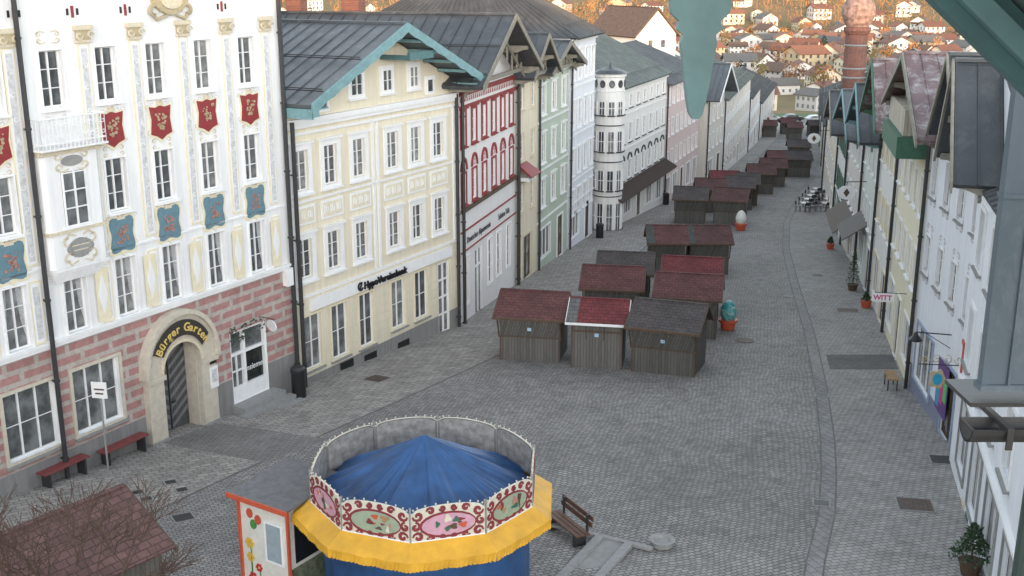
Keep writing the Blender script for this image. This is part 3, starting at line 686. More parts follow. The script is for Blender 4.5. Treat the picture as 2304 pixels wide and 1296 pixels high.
q=MB(); q.slab((-.3,-1.1,-1.0),(L+.3,-1.1,-1.0),(L+.3,0,-.35),(-.3,0,-.35),.12,plain('brown_canopy_tiles',(.07,.05,.045),.7,.3,6),.3); part('canopy',b,q)
for i in range(8):
    q=MB(); c=L*(i+.5)/8
    for k in range(8):
        a0=math.pi*k/8;a1=math.pi*(k+1)/8
        q.prism([(c+.62*math.cos(a0),1.35+.5*math.sin(a0)),(c+.62*math.cos(a1),1.35+.5*math.sin(a1)),(c+.5*math.cos(a1),1.35+.38*math.sin(a1)),(c+.5*math.cos(a0),1.35+.38*math.sin(a0))],-.08,0,DARKM)
    part('arched_hood',b,q)
Mi=b.matrix_world.inverted()
tc=Mi@Vector((6.95,81.6,0)); q=MB(); q.lathe([(1.05,-4.2),(1.05,7.9),(1.16,7.95),(1.16,8.15)],tc.x,tc.y,OFFW,18); 
for z in(-.6,1.9,4.5,6.9): q.lathe([(1.07,z),(1.12,z+.04),(1.07,z+.08)],tc.x,tc.y,DARKM if z!=6.9 else WFR,18,cap=False)
tw=part('turret',b,q)
q=MB(); q.lathe([(1.3,8.15),(.9,8.36),(.4,8.5),(.1,8.6),(.05,8.75),(.02,8.9)],tc.x,tc.y,ROOFD,16); part('turret_roof',tw,q)
for k in range(0,5):
    a=R(-82)-k*R(37)
    for z0,z1,ov in ((7.2,7.7,1),(5.3,6.2,0),(2.7,4.1,0),(-.1,1.3,0),(-3.0,-1.1,0)):
        q=MB(); Mw=Matrix.Translation((tc.x,tc.y,0))@Matrix.Rotation(a+R(90),4,'Z')@Matrix.Translation((0,-1.05,0))
        if ov: q.prism([(.15*math.cos(t*.63),7.45+.22*math.sin(t*.63)) for t in range(10)],-.05,.05,GL); q.prism([(.21*math.cos(t*.63),7.45+.28*math.sin(t*.63)) for t in range(10)],-.03,.04,DARKM)
        else:
            q.box(-.20,.20,-.02,.06,z0,z1,GL); 
            for x in(-.23,-.015,.20): q.box(x,x+.03,-.05,.05,z0-.02,z1+.02,WFR)
            q.box(-.23,.23,-.045,.05,(z0+z1)/2,(z0+z1)/2+.04,WFR); q.box(-.27,.27,-.10,.05,z0-.1,z0-.021,DARKM)
        part('turret_window',tw,q,M=Mw)
simple('pale_pink_house','pale pink townhouse with dark metal roof and shop window',(13.1,97.2),(18.2,111.2),5.9,PINK,8,[(4.1,5.4),(1.4,2.8),(-1.3,0)],depth=13,roof=('s',8.6),rmat=ROOFG,sur=WFR,sw=.08,ww=.8,sill=WFR)
simple('beige_gabled_house','beige house with broad dark gabled roof',(19.2,112.2),(22.4,121),3.3,BEI,4,[(.6,2.0),(-2.1,-.6)],depth=14,roof=('g',6.0,.8),rmat=ROOFG,sur=WFR,sill=WFR,barge=WFR,ww=.9)
simple('long_cream_house','long cream townhouse with rows of white windows',(22.5,121.3),(31.5,152),2.0,OFFW,12,[(.1,1.4),(-2.4,-1.0),(-4.9,-3.5)],depth=13,roof=('s',4.6),rmat=ROOFGR,sur=BEI,ww=1.0,sill=WFR)
simple('white_gabled_house','white house with dark sheet roof',(31.7,153),(37.6,174),-1.2,WHITE,7,[(-3.4,-2.0),(-6.0,-4.6)],depth=12,roof=('s',1.6),rmat=ROOFD,sur=BEI,ww=1.0)
simple('white_end_house','white townhouse at the foot of the street',(38.5,178),(48,210),-4.6,OFFW,9,[(-7.0,-5.5),(-9.6,-8.2)],depth=12,roof=('s',-1.6),rmat=ROOFD,sur=BEI,ww=1.0)
# ================================================================== RIGHT BUILDINGS (P0 far, P1 near)
rb=simple
BPL=plain('blue_plinth',(.2,.22,.3),.7); BLF=plain('blue_grey_shop_frame',(.30,.36,.48),.5)
b,L,rf=rb('white_shop_house','white house with painted window ornaments above shop windows',(14.85,40.1),(13.75,32.3),9.85,LGREY,4,[(7.45,8.95),(4.7,6.05)],roof=('s',12.8),sur=WFR,sill=GREYST,sw=.05,depth=14,ww=.72,plinth=BPL,shopfr=BLF,det=2)
dg=gable_roof(b,6.7,1.7,12.7,1.45,1.25,6,ROOFD,barge=WOODG,purlin=None,soff=WOODG,bw=.22,back=0,name='dormer_roof')
q=MB(); q.prism([(5.2,9.9),(8.2,9.9),(8.2,10.4),(6.7,12.45),(5.2,10.4)],-.3,3,planks('pale_gable_boards',(.42,.38,.31),.16)); part('dormer_wall',b,q)
q=MB(); q.box(-.1,L+.1,-.75,-.45,9.62,9.84,DARKM); part('gutter',b,q)
ORN=plain('faded_brown_fresco',(.42,.39,.39),.8,.1)
for z in(6.12,9.02,4.5,7.25):
    for i in range(4):
        q=MB(); scrolls(q,0,0,1.0,.42,0,ORN,.05,.006); part('painted_ornament',b,q,(L*(i+.5)/4,0,z+.1))
CYAN=plain('cyan_poster',(.02,.3,.5)); MAG=plain('magenta_poster',(.55,.05,.2)); GRP=plain('green_poster',(.1,.45,.15)); PURP=plain('purple_poster',(.12,.06,.2))
q=MB(); q.box(4.4,5.9,-.07,-.055,1.0,2.75,PURP)
for i,(m) in enumerate((CYAN,MAG,GRP)): q.box(4.5+i*.45,4.9+i*.45,-.08,-.0701,1.15+.2*(i%3),2.2+.2*(i%2),m)
part('window_poster',b,q)
lamp=top('wall_lamp','black shaded lamp on an arm above a shop front','wall lamp',b.matrix_world@Matrix.Translation((5.4,0,3.55)),group='shop wall lamps')
q=MB(); q.tube((0,0,.25),(0,-1.1,.3),.02,.02,BLACK); q.tube((0,0,-.2),(0,-.8,.28),.012,.012,BLACK); part('arm',lamp,q)
q=MB(); q.lathe([(.05,.28),(.08,.2),(.22,.05),(.22,.02)],0,-1.1,BLACK,12); part('lamp_shade',lamp,q)
sgo=top('ornate_guild_sign','ornate gilded hanging sign on an iron bracket','sign',b.matrix_world@Matrix.Translation((8.3,-1.0,3.3))@Matrix.Rotation(R(90),4,'Z'))
q=MB(); q.tube((-.6,0,.45),(.95,0,.45),.018,.018,DARKM)
for k in range(4): q.ribbon(spiral(-.4+.32*k,.62,.14,1.2,k,1 if k%2 else -1),.035,0,GOLD,.02)
part('bracket',sgo,q)
q=MB(); q.prism(blob(20,.42,.55,.15,5),-.03,.03,GOLD); q.prism(blob(16,.26,.34,.05,4),-.04,.04,CYAN); part('board',sgo,q)
b,L,rf=rb('pale_yellow_house','pale yellow house under a deep wooden gable',(16.85,49.1),(14.9,40.4),8.9,PYEL,5,[(6.4,7.8),(3.6,5.0)],roof=('G',12.1,8.5,6.1,.37),over=1.15,sur=WFR,sill=WFR,sw=.1,pur=WOODG,soff=WOODG,barge=WOODG,rmat=ROOFR,depth=14,ww=.75,det=2)
q=MB(); q.box(3.4,L-.1,-.95,-.05,9.35,10.3,MATS['pale_gable_boards']); q.box(3.3,L,-1.15,0,8.55,9.33,GREENB); part('boarded_gable',b,q)
sgn=top('shop_sign','small white hanging shop sign on a black bracket','sign',b.matrix_world@Matrix.Translation((6.5,-.9,2.7))@Matrix.Rotation(R(90),4,'Z'))
q=MB(); q.box(-.4,.4,-.03,.03,-.17,.17,WFR); part('board',sgn,q); part('lettering',sgn,textmesh('WITT',.28,MAG,.004,'CENTER',0,.008),M=Matrix.Translation((0,-.035,-.09))@TXROT)
part('lettering',sgn,textmesh('WITT',.28,MAG,.004,'CENTER',0,.008),M=Matrix.Rotation(R(180),4,'Z')@Matrix.Translation((0,-.035,-.09))@TXROT)
q=MB(); q.tube((-.3,0,.2),(.9,0,.2),.015,.015,DARKM); part('bracket',sgn,q)
b,L,rf=rb('cream_green_gabled_house','cream house with dark green boarded gable',(18.4,56.3),(16.9,49.3),8.6,OFFW,4,[(6.2,7.5),(3.2,4.6)],roof=('g',11.0,.5),over=1.15,sur=CREAM2,sill=WFR,pur=GREENB,soff=GREENB,barge=GREENB,rmat=ROOFR,depth=13)
q=MB(); q.box(1.0,L-.3,-.7,-.05,8.2,9.0,GREENB); part('boarded_gable',b,q)
b,L,rf=rb('grey_green_house','pale green house with teal gable boards',(20.1,64.4),(18.45,56.5),7.0,plaster('pale_green_plaster',(.64,.68,.62)),4,[(4.8,6.1),(1.8,3.1)],roof=('g',9.2,.5),over=1.15,sur=WFR,sill=WFR,pur=TEALL,soff=WOODG,barge=TEALL,rmat=ROOFD,depth=13)
q=MB(); q.slab((.5,-1.3,1.0),(4.5,-1.3,1.0),(4.5,0,1.9),(.5,0,1.9),.06,plain('grey_awning',(.12,.11,.10),.8)); part('awning',b,q)
b,L,rf=rb('brown_boarded_house','cream house with brown boarded upper storey',(22.1,74.3),(20.15,64.6),5.9,BEI,5,[(3.9,5.1),(.9,2.3)],roof=('g',8.0,.5),over=1.1,sur=WFR,sill=WFR,pur=WOODG,soff=WOODG,barge=TEALL,rmat=ROOFG,depth=13)
q=MB(); q.slab((1,-1.3,-.2),(7.5,-1.3,-.2),(7.5,0,.8),(1,0,.8),.06,plain('brown_awning',(.10,.08,.065),.8)); part('awning',b,q)
b,L,rf=rb('timber_gabled_house','cream house with weathered timber gable',(24.0,83.2),(22.15,74.6),4.9,OFFW,5,[(2.9,4.1),(.0,1.4)],roof=('g',7.0,.5),over=1.2,sur=GREENB,sill=WFR,pur=WOODG,soff=WOODG,barge=WOODG,rmat=ROOFD,depth=13)
b,L,rf=rb('dark_roofed_house','cream townhouse with large dark roof and round brick chimney',(29.2,105.5),(24.1,83.5),4.2,YEL,10,[(2.0,3.3),(-.9,.4)],roof=('s',8.4),sur=WFR,rmat=ROOFD,depth=14)
cb=b.matrix_world.inverted()@Vector((27.1,91.5,0))
q=MB(); q.lathe([(.86,5.0),(.86,10.3),(.92,10.35),(1.05,10.6),(1.05,10.85),(.85,10.9)],cb.x,cb.y,BRK,18); q.lathe([(.85,10.9),(1.05,11.2),(1.3,11.8),(1.28,12.4),(1.0,12.95),(.6,13.2),(.4,13.5),(.12,13.7)],cb.x,cb.y,plain('mottled_render_cap',(.27,.18,.15),.8,.6,3),18)
for z in (6.9,7.6,9.4): q.lathe([(.87,z),(.94,z+.08),(.87,z+.16)],cb.x,cb.y,GREYST,18,cap=False)
part('chimney',rf,q,smooth=False)
rb('long_white_house','long white townhouse with grey roof',(36.5,133),(29.4,106),1.2,OFFW,11,[(-.9,.4),(-3.6,-2.3)],roof=('s',4.2),rmat=ROOFG,sur=BEI,ww=1)
rb('white_gable_house','white plastered house beside the street bend',(44.4,163.5),(36.8,134),-1.8,WHITE,10,[(-4.0,-2.7),(-6.4,-5.1)],roof=('s',1.4),rmat=ROOFD,sur=BEI,ww=1)
rb('far_white_house','white townhouse at the foot of the street',(55,204),(45,166),-5.0,WHITE,11,[(-7.0,-5.8),(-9.4,-8.2)],roof=('s',-2.2),rmat=ROOFG,sur=BEI,ww=1)
M,L=frame((13.4,32.2),(9.9,19.5))
b=top('shop_house_with_striped_plinth','white house with shop windows and a green striped plinth','building',M)
holes=[(1.2+2.6*i,2.2+2.6*i,z,z+1.6) for i in range(4) for z in(7.1,4.3)]+[(1.6+2.9*i,3.4+2.9*i,1.3,3.3) for i in range(4)]
wall(b,L,-.3,9.7,holes,[(9.7,LGREY)],13,gable=(2.0,12.6,.3),rec=.15)
for h in holes[:8]: window(b,*h,2,3,sur=WFR,sw=.12,sill=GREYST)
for h in holes[8:]: window(b,*h,2,1,sur=GREYST,sw=.1,name='shop_window')
for i in range(9):
    q=MB(); q.box(0,.5,-.02,0,.1,.85,GREENB if i%2 else PALEGOLD); part('plinth_panel',b,q,(3.6+i*.9,0,.2))
q=MB(); q.box(0,L,-.12,0,3.6,3.68,WFR); part('string_course',b,q)
q=MB(); q.box(.35,.75,-.06,0,3.0,4.6,plain('coral_red',(.45,.10,.085))); q.box(.42,.68,-.07,-.061,3.1,4.5,WFR); part('painted_panel',b,q)
gable_roof(b,2.0,2.6,12.75,1.1,1.2,13,ROOFD,barge=WOODG,purlin=WOODG,soff=WOODG)
side_roof(b,0,L,9.75,12.4,.5,13,ROOFD)
def hang_sign(x,y,z,r,lab):
    o=top('hanging_sign',lab,'sign',Matrix.Translation((x,y,z)),group='hanging shop signs')
    q=MB(); q.prism([(r*math.cos(t*.524),r*.8*math.sin(t*.524)) for t in range(12)],-.03,.03,WFR); q.prism([(r*.35*math.cos(t*1.57),r*.5*math.sin(t*1.57)) for t in range(4)],-.036,.036,BROWN); part('board',o,q)
    q=MB(); q.tube((0,0,r*.8),(0,0,r*1.2),.02,.02,DARKM); q.tube((-.1,0,r*1.2),(2.0,.2,r*1.2),.025,.025,DARKM); part('bracket',o,q)
hang_sign(18.6,62.4,3.2,.5,'oval white sign hanging over a shop front')
hang_sign(25.3,95.2,1.6,.55,'round white sign hanging from an iron bracket')
# ================================================================== camera-side gable parts
q=MB(); prof=[(-.092,.62),(-.092,-.05),(-.088,-.10),(-.062,-.125),(-.066,-.15),(-.048,-.165),(-.054,-.19),(-.047,-.235),(-.038,-.30),(-.027,-.368),(-.020,-.40),(-.009,-.416)]
prof=prof+[(-x,z) for x,z in reversed(prof)]
q.prism([(x,z) for x,z in prof],-.025,.025,TEAL)
fin=top('gable_pendant','teal carved wooden pendant hanging from a gable verge','pendant',Matrix.Translation((.560,3.5,14.985)))
part('carved_board',fin,q)
q=MB(); q.box(-.06,.06,-.03,.03,.6,.75,TEAL); part('fixing_block',fin,q)
vg=top('eaves_verge','teal painted verge boards under a projecting roof','roof edge',Matrix.Translation((0,0,0)))
q=MB(); q.prism([(.3,15.74),(2.6,13.73),(2.6,13.93),(.3,15.94)],3.45,3.52,TEAL); part('verge_board',vg,q)
q=MB(); q.prism([(.3,15.95),(2.6,13.94),(2.6,14.15),(.3,16.16)],2.2,3.56,plain('pale_soffit',(.20,.27,.28),.6)); part('soffit',vg,q)
q=MB(); q.prism([(.3,15.80),(2.6,13.79),(2.6,13.87),(.3,15.88)],3.40,3.449,TEALL); part('moulding',vg,q)
zc=top('zinc_pilaster','weathered zinc clad corner casing with folded seams','cladding',Matrix.Translation((2.17,5.0,13.17)))
q=MB(); q.box(0,.9,-.06,0,0,1.38,ZINC); q.box(-.008,.9,-.072,0,.87,.89,ZINC); q.box(-.015,.92,-.08,0,-.03,0,ZINC); q.box(.11,.122,-.075,-.06,0,1.38,ZINC); q.box(-.006,.03,-.066,-.06,0,1.38,ZINC); part('casing',zc,q)
q=MB(); q.slab((-.02,-.09,1.38),(.95,-.09,1.38),(.95,.02,1.47),(-.02,.02,1.47),.015,ZINC); part('flashing',zc,q)
gt=top('roof_gutter','dark half round gutter with brackets and downpipe','gutter',Matrix.Translation((2.10,4.9,12.99)))
q=MB(); n=10
for i in range(n):
    a0=math.pi+math.pi*i/n;a1=math.pi+math.pi*(i+1)/n
    q.prism([(.085*math.cos(a0),.085*math.sin(a0)),(.085*math.cos(a1),.085*math.sin(a1)),(.075*math.cos(a1),.075*math.sin(a1)),(.075*math.cos(a0),.075*math.sin(a0))],0,1.4,DARKM,axis='x')
q.prism([(.08*math.cos(math.pi+math.pi*i/n),.08*math.sin(math.pi+math.pi*i/n)) for i in range(n+1)],0,.01,DARKM,axis='x'); q.box(.0,1.4,-.02,.30,.09,.11,DARKM); part('channel',gt,q)
for x in(.15,.55,.95): q=MB(); q.box(x,x+.03,-.1,.3,-.01,.015,DARKM); q.box(x,x+.03,-.1,-.09,-.09,-.0101,DARKM); part('bracket',gt,q)
q=MB(); q.tube((.36,.03,-.08),(.36,.1,-3.5),.035,.035,plain('dark_green_pipe',(.03,.05,.045)),10); part('downpipe',gt,q)
# ================================================================== MARKET STALLS
def stall(x0,y0,x1,y1,D=2.3,he=1.95,hr=2.65,roof=0,flare=True,body=None,beam=False,edge=None,plate=None,label=None,patch=None):
    a=math.degrees(math.atan2(y1-y0,x1-x0)); W=math.hypot(x1-x0,y1-y0); yb=(y0+y1)/2
    o=top('market_stall',label or 'closed wooden market stall with shingle roof on the cobbles','market stall',Matrix.Translation((x0,y0,G(yb)))@Matrix.Rotation(R(a),4,'Z'),group='closed wooden market stalls')
    body=body or PLK; q=MB(); yr=D*.55; f=-.22 if flare else 0
    prof=[(0,-.1),(D,-.3),(D,he-.15),(yr,hr-.08),(f,he-.05)]+([(f,he-.3),(0,1.05)] if flare else [])
    q.prism(prof,.12,W-.12,body,axis='x')
    for x in (.10,W-.16): q.box(x,x+.06,-.02,.04,-.1,1.04 if flare else he-.1,BROWN)
    q.box(.16,W-.16,-.03,0,1.0,1.045,BROWN) if flare else q.box(.16,W-.16,-.03,0,he-.45,he-.38,BROWN)
    bo=part('body',o,q)
    for k in(.3,.62):
        q=MB(); q.box(W*k,W*k+.03,f-.035 if flare else -.035,f-.012 if flare else -.012,he-.75 if not flare else he-.28,he-.1,DARKM); part('hinge',o,q)
    rm=SH[roof]; q=MB(); fo=f-.2
    q.slab((0-.1,fo,he-.02),(W+.1,fo,he-.02),(W+.1,yr,hr),(-.1,yr,hr),.06,rm)
    q.slab((W+.1,D+.2,he-.25),(-.1,D+.2,he-.25),(-.1,yr,hr),(W+.1,yr,hr),.06,rm)
    q.box(-.1,W+.1,yr-.06,yr+.06,hr-.01,hr+.025,rm)
    if patch: q.slab((-.09,fo-.01,he-.005),(.33,fo-.01,he-.005),(.33,yr,hr+.012),(-.09,yr,hr+.012),.02,patch)
    part('roof',o,q)
    em=edge or BROWN; q=MB()
    q.prism([(fo,he-.02),(yr,hr),(D+.2,he-.25),(D+.2,he-.35),(yr,hr-.1),(fo,he-.12)],-.13,-.102,em,axis='x'); q.prism([(fo,he-.02),(yr,hr),(D+.2,he-.25),(D+.2,he-.35),(yr,hr-.1),(fo,he-.12)],W+.102,W+.13,em,axis='x'); q.box(-.13,W+.13,fo-.03,fo-.002,he-.12,he-.02,em); part('verge_trim',o,q)
    if flare:
        for x in(.04,W-.1): q=MB(); q.prism([(0,.95),(.0,1.1),(f-.18,he-.12),(f-.1,he-.12)],x,x+.06,BROWN,axis='x'); part('brace',o,q)
    if beam:
        q=MB(); q.box(-.05,W+.1,-.14,-.02,-.12,-.02,WOODL); q.box(W*.2,W*.9,-.25,-.141,-.14,-.06,WOODL); part('timber_packing',o,q)
    if plate:
        q=MB(); q.box(-.08,.08,-.012,0,-.07,.07,plain('pale_blue_plate',(.35,.5,.65)))
        pl=part('number_plate',o,q,(W*.5,-.03 if not flare else -.14,1.4))
        if plate!=' ': part('numeral',pl,textmesh(plate,.12,BLACK,.002,'CENTER'),M=Matrix.Translation((0,-.016,-.045))@TXROT)
    return o
RB='closed wooden market stall with red shingle roof on the cobbles'
stall(-.6,44.25,2.05,43.75,roof=0,beam=True,plate=' ',label='closed plank market stall, red roof, timber beam at its base')
stall(2.25,43.05,4.45,42.65,roof=1,flare=False,edge=WFR,plate=' ',patch=DPAV,D=2.0,label='closed plank stall with bright red roof and white edging',hr=2.6)
stall(4.6,42.45,7.15,41.5,roof=2,plate='11',beam=True,label='closed plank stall numbered 11 with grey brown roof')
stall(6.3,48.2,9.05,47.6,roof=0,label=RB); stall(7.2,52.6,9.9,52.1,roof=1,label=RB)
stall(3.2,50.1,5.9,49.7,roof=0,label=RB); stall(4.2,54.0,6.8,53.6,roof=2)
stall(7.8,63.3,10.0,63.2,roof=0,patch=SH[4],label=RB); stall(10.1,63.3,12.5,63.2,roof=3,label=RB,patch=SH[4])
stall(12.2,84.4,14.6,83.9,roof=2); stall(15.0,83.7,17.4,83.0,roof=3,label=RB)
stall(14.9,90.6,17.3,90.4,roof=3,label=RB); stall(17.6,92.6,19.9,92.3,roof=2); stall(17.2,97.0,19.6,96.8,roof=1,label=RB)
stall(19.0,95.3,20.9,95.0,roof=2)
stall(21.8,103.9,24.2,103.6,roof=3,label=RB); stall(24.4,110.4,26.8,110.1,roof=3,label=RB)
stall(27.3,120.2,29.1,120.1,roof=0,label=RB); stall(29.2,120.1,31.8,119.9,roof=2)
stall(33.6,138,36.2,137.6,roof=2); stall(40.9,186,43.2,185.7,roof=3,label=RB); stall(45.6,193,48,192.8,roof=0,label=RB); stall(43.6,180,45.9,179.8,roof=3,label=RB); stall(48.6,186,50.6,186,roof=2)
stall(41.5,194,43.8,194,roof=1,label=RB)
o=top('market_hut','wooden hut with brown red shingle roof behind a bare tree','hut',Matrix.Translation((-8.45,22.75,G(21.5)))@Matrix.Rotation(math.atan2(-.8,-.6)+0,4,'Z'))
q=MB(); q.prism([(-1.35,-.3),(1.35,-.3),(1.35,1.95),(0,2.72),(-1.35,1.95)],.15,3.4,PLK2,axis='x'); part('body',o,q)
q=MB(); q.slab((0,-1.65,1.9),(3.6,-1.65,1.9),(3.6,0,2.85),(0,0,2.85),.07,HUTR); q.slab((3.6,1.65,1.9),(0,1.65,1.9),(0,0,2.85),(3.6,0,2.85),.07,HUTR); q.box(0,3.6,-.07,.07,2.84,2.88,HUTR); part('roof',o,q)
q=MB(); q.prism([(-1.67,1.88),(0,2.84),(1.67,1.88),(1.67,1.76),(0,2.72),(-1.67,1.76)],-.04,-.002,BROWN,axis='x'); part('verge_trim',o,q)
# ================================================================== CAROUSEL
gz=G(23.3)
car=top('carousel','childrens carousel wrapped in blue tarpaulin with yellow valance','carousel',Matrix.Translation((-1.93,23.3,gz)))
TARP=plain('blue_tarpaulin',(.020,.070,.185),.45,.35,1.5,bmp=.2); YV=plain('yellow_vinyl',(.66,.35,.03),.42,.18,2); CRM=plain('cream_panel_paint',(.60,.56,.46),.5,.1,8); MAR=plain('maroon_scrollwork',(.20,.03,.04),.5,.15); BULB=plain('frosted_bulb',(.5,.48,.42),.3,.1)
q=MB(); q.lathe([(2.32,-.2),(2.30,1.0),(2.28,2.45)],0,0,TARP,80,cap=False,rip=.012,rn=20); part('tarpaulin_skirt',car,q,smooth=True)
q=MB(); n=200; k=q.mi(TARP); rings=[(2.42,2.62),(2.2,2.74),(2.0,2.86),(1.75,2.97),(1.5,3.10),(1.25,3.22),(1.0,3.36),(.75,3.5),(.5,3.64),(.15,3.84),(.03,3.92)]; 
rr=random.Random(4); WR=[(rr.randint(12,60),rr.uniform(0,6.28),rr.uniform(.006,.020),rr.uniform(-1.2,1.2)) for _ in range(10)]
for ri,(r,z) in enumerate(rings):
    for j in range(n):
        a=2*math.pi*j/n; am=min(1,r/1.6); w=math.cos(a*10)*.05*am+math.sin(a*23+1+r)*.02*am+sum(h*math.sin(a*f_+p+tw_*r) for f_,p,h,tw_ in WR)*am
        q.v.append((r*math.cos(a),r*math.sin(a),z+w))
for ri in range(len(rings)-1):
    for j in range(n): q.f.append((ri*n+j,ri*n+(j+1)%n,(ri+1)*n+(j+1)%n,(ri+1)*n+j)); q.m.append(k)
q.f.append(tuple((len(rings)-1)*n+j for j in range(n))); q.m.append(k)
part('tarpaulin_roof',car,q,smooth=True)
q=MB(); off=R(-92.7); NP=10
P=lambda r,i,z:(r*math.cos(off+2*math.pi*i/NP),r*math.sin(off+2*math.pi*i/NP),z)
for i in range(NP):
    a=Vector(P(2.95,i,2.40));b_=Vector(P(2.95,i+1,2.40)); ai=Vector(P(2.5,i,2.68)); bi=Vector(P(2.5,i+1,2.68)); m_=22
    wv=lambda t,i=i: .03*math.sin(t*math.pi)*-1+.014*math.sin(t*19+i)*math.sin(t*math.pi)
    for j in range(m_):
        t0,t1=j/m_,(j+1)/m_
        p=a.lerp(b_,t0);r_=a.lerp(b_,t1);md=(p+r_)/2; pi_=ai.lerp(bi,t0);ri_=ai.lerp(bi,t1)
        p=p+Vector((0,0,wv(t0)));r_=r_+Vector((0,0,wv(t1)))
        q.face([p,r_,ri_,pi_],YV)
        o0=1+.008*math.sin(t0*25+i);o1=1+.008*math.sin(t1*25+i)
        q.face([p,r_,(r_.x*o1,r_.y*o1,r_.z-.185),(md.x*1.003,md.y*1.003,md.z-.215),(p.x*o0,p.y*o0,p.z-.185)],YV)
part('yellow_valance',car,q)
cols_=[plain('pale_yellow_oval',(.62,.53,.25)),plain('pink_oval',(.52,.29,.37)),plain('green_oval',(.28,.34,.25)),plain('pale_green_oval',(.32,.42,.29))]
def panel(i):
    a=Vector(P(2.52,i,0));b_=Vector(P(2.52,i+1,0)); w=(b_-a).length-.03; c=(a+b_)/2; ang=math.atan2(b_.y-a.y,b_.x-a.x)
    Mp=Matrix.Translation((c.x,c.y,2.62))@Matrix.Rotation(ang,4,'Z')
    q=MB(); h=.76; 
    outl=[(-w/2,0),(w/2,0)]+[(w/2,h-.12)]+[(w/2*.93*math.cos(math.pi*j/12),h-.10+.12*math.sin(math.pi*j/12)) for j in range(0,13)]+[(-w/2,h-.12)]
    q.prism(outl,-.02,.02,CRM)
    q.box(-w/2,w/2,-.035,-.021,0,.05,WFR); 
    gb=plain('grey_panel_back',(.17,.165,.16),.7,.35,6)
    q.prism([(x*.99,z*.985+.005) for x,z in outl],.021,.028,gb)
    rim=[(x*.93,z*.9+.04) for x,z in outl]; q.prism(rim,.0285,.034,plain('grey_panel_light',(.25,.24,.23),.7,.4,5))
    pn=part('painted_panel',car,q,M=Mp)
    o=MB(); oc=cols_[(i+1)%4]; o.prism([(w*.36*math.cos(t*.35),h*.46+h*.32*math.sin(t*.35)) for t in range(18)],-.032,-.022,oc)
    for sx in(-1,1):
        for (cx,cz,r,a0,sg) in ((.41,.13,.11,0,1),(.41,.59,.11,0,-1),(.44,.36,.10,1.5,1),(.24,.09,.08,0,-1),(.24,.68,.08,0,1),(.08,.07,.06,0,1),(.08,.71,.06,0,-1)):
            o.ribbon(spiral(sx*w*cx,cz,r,1.1,a0 if sx>0 else math.pi-a0,sg*sx,10),.075,-.021,MAR,.012)
    o.ribbon([(w*.38*math.cos(t*.35),h*.46+h*.35*math.sin(t*.35)) for t in range(19)],.05,-.021,MAR,.016)
    rr=random.Random(i); 
    for j in range(9):
        cx=rr.uniform(-.25,.25)*w;cz=h*.46+rr.uniform(-.13,.15);r=rr.uniform(.03,.085); mm=rr.choice([ROSE,WOODL,MAR,CRM,GREENB,BROWN,TERRA]); ex=rr.uniform(.6,1.5)
        o.prism([(cx+r*ex*(1+.25*math.cos(3*t*.31+j))*math.cos(t*.31),cz+r/ex*(1+.25*math.cos(3*t*.31+j))*math.sin(t*.31)) for t in range(20)],-.036-.0012*j,-.0355-.0012*j+.0008,mm)
    part('painted_scene',pn,o)
    for j in range(9):
        o=MB(); t=math.pi*(j+.5)/9; x=w/2*.95*math.cos(t); z=h-.08+.12*math.sin(t)
        o.lathe([(.008,z-.005),(.022,z+.015),(.015,z+.035),(.003,z+.045)],x,0,BULB,6); part('light_bulb',pn,o)
    o=MB(); o.box(-w/2-.03,-w/2+.0,-.03,.03,-.02,h+.02,GREYST); part('post',pn,o)
for i in range(NP): panel(i)
# ================================================================== TICKET BOOTH
bt=top('ticket_booth','small painted ticket booth with grey roof beside the carousel','ticket booth',Matrix.Translation((-6.2,23.35,G(23.5)))@Matrix.Rotation(R(-33),4,'Z'))
Z=.18
q=MB(); WP=plain('cream_booth_paint',(.66,.64,.58),.5,.08); q.box(.06,1.5,.06,1.65,-.4,2.35+Z,WP); q.box(.0,.06,.0,.06,-.4,2.35+Z,TERRA);q.box(1.5,1.56,0,.06,-.4,2.35+Z,TERRA);q.box(1.5,1.56,1.6,1.66,-.4,2.35+Z,TERRA);q.box(.06,1.5,.0,.058,2.2+Z,2.35+Z,TERRA); part('wall',bt,q)
q=MB(); q.slab((-.1,-.15,2.40+Z),(1.7,-.15,2.40+Z),(1.7,1.8,2.52+Z),(-.1,1.8,2.52+Z),.05,plain('grey_felt_roof',(.13,.13,.135),.85,.2)); q.box(-.12,1.72,-.18,-.152,2.28+Z,2.40+Z,TERRA); part('roof',bt,q)
q=MB(); q.box(.85,1.3,.03,.058,1.1,2.0,plain('pale_glass',(.30,.36,.39),.15)); q.box(.80,.85,.02,.057,1.05,2.05,WFR);q.box(1.3,1.35,.02,.057,1.05,2.05,WFR);q.box(.85,1.3,.02,.057,2.0,2.05,WFR);q.box(.85,1.3,.02,.057,1.05,1.1,WFR); part('window',bt,q)
q=MB(); LEAF=plain('painted_leaf',(.06,.22,.05)); FLR=plain('painted_flower_red',(.50,.02,.03)); YF=plain('painted_yellow',(.65,.42,.05))
for cx,cz,s_ in ((1.0,.55,.11),(1.22,.42,.09),(.82,.36,.09),(.35,.5,.09),(1.35,.7,.07),(.3,1.0,.08),(.55,.8,.07),(.3,1.35,.09)):
    for k in range(6): 
        a=k*1.047; q.prism([(cx+s_*math.cos(a)+s_*.5*math.cos(t*1.05),cz+s_*math.sin(a)+s_*.5*math.sin(t*1.05)) for t in range(6)],.04-.001*k,.058,FLR if cx!=.3 else YF)
    q.prism([(cx+s_*.4*math.cos(t*1.05),cz+s_*.4*math.sin(t*1.05)) for t in range(6)],.03,.045,YF); q.ribbon([(cx,cz-s_),(cx+.03,cz-s_*2),(cx,-.1)],.03,.058,LEAF,.01)
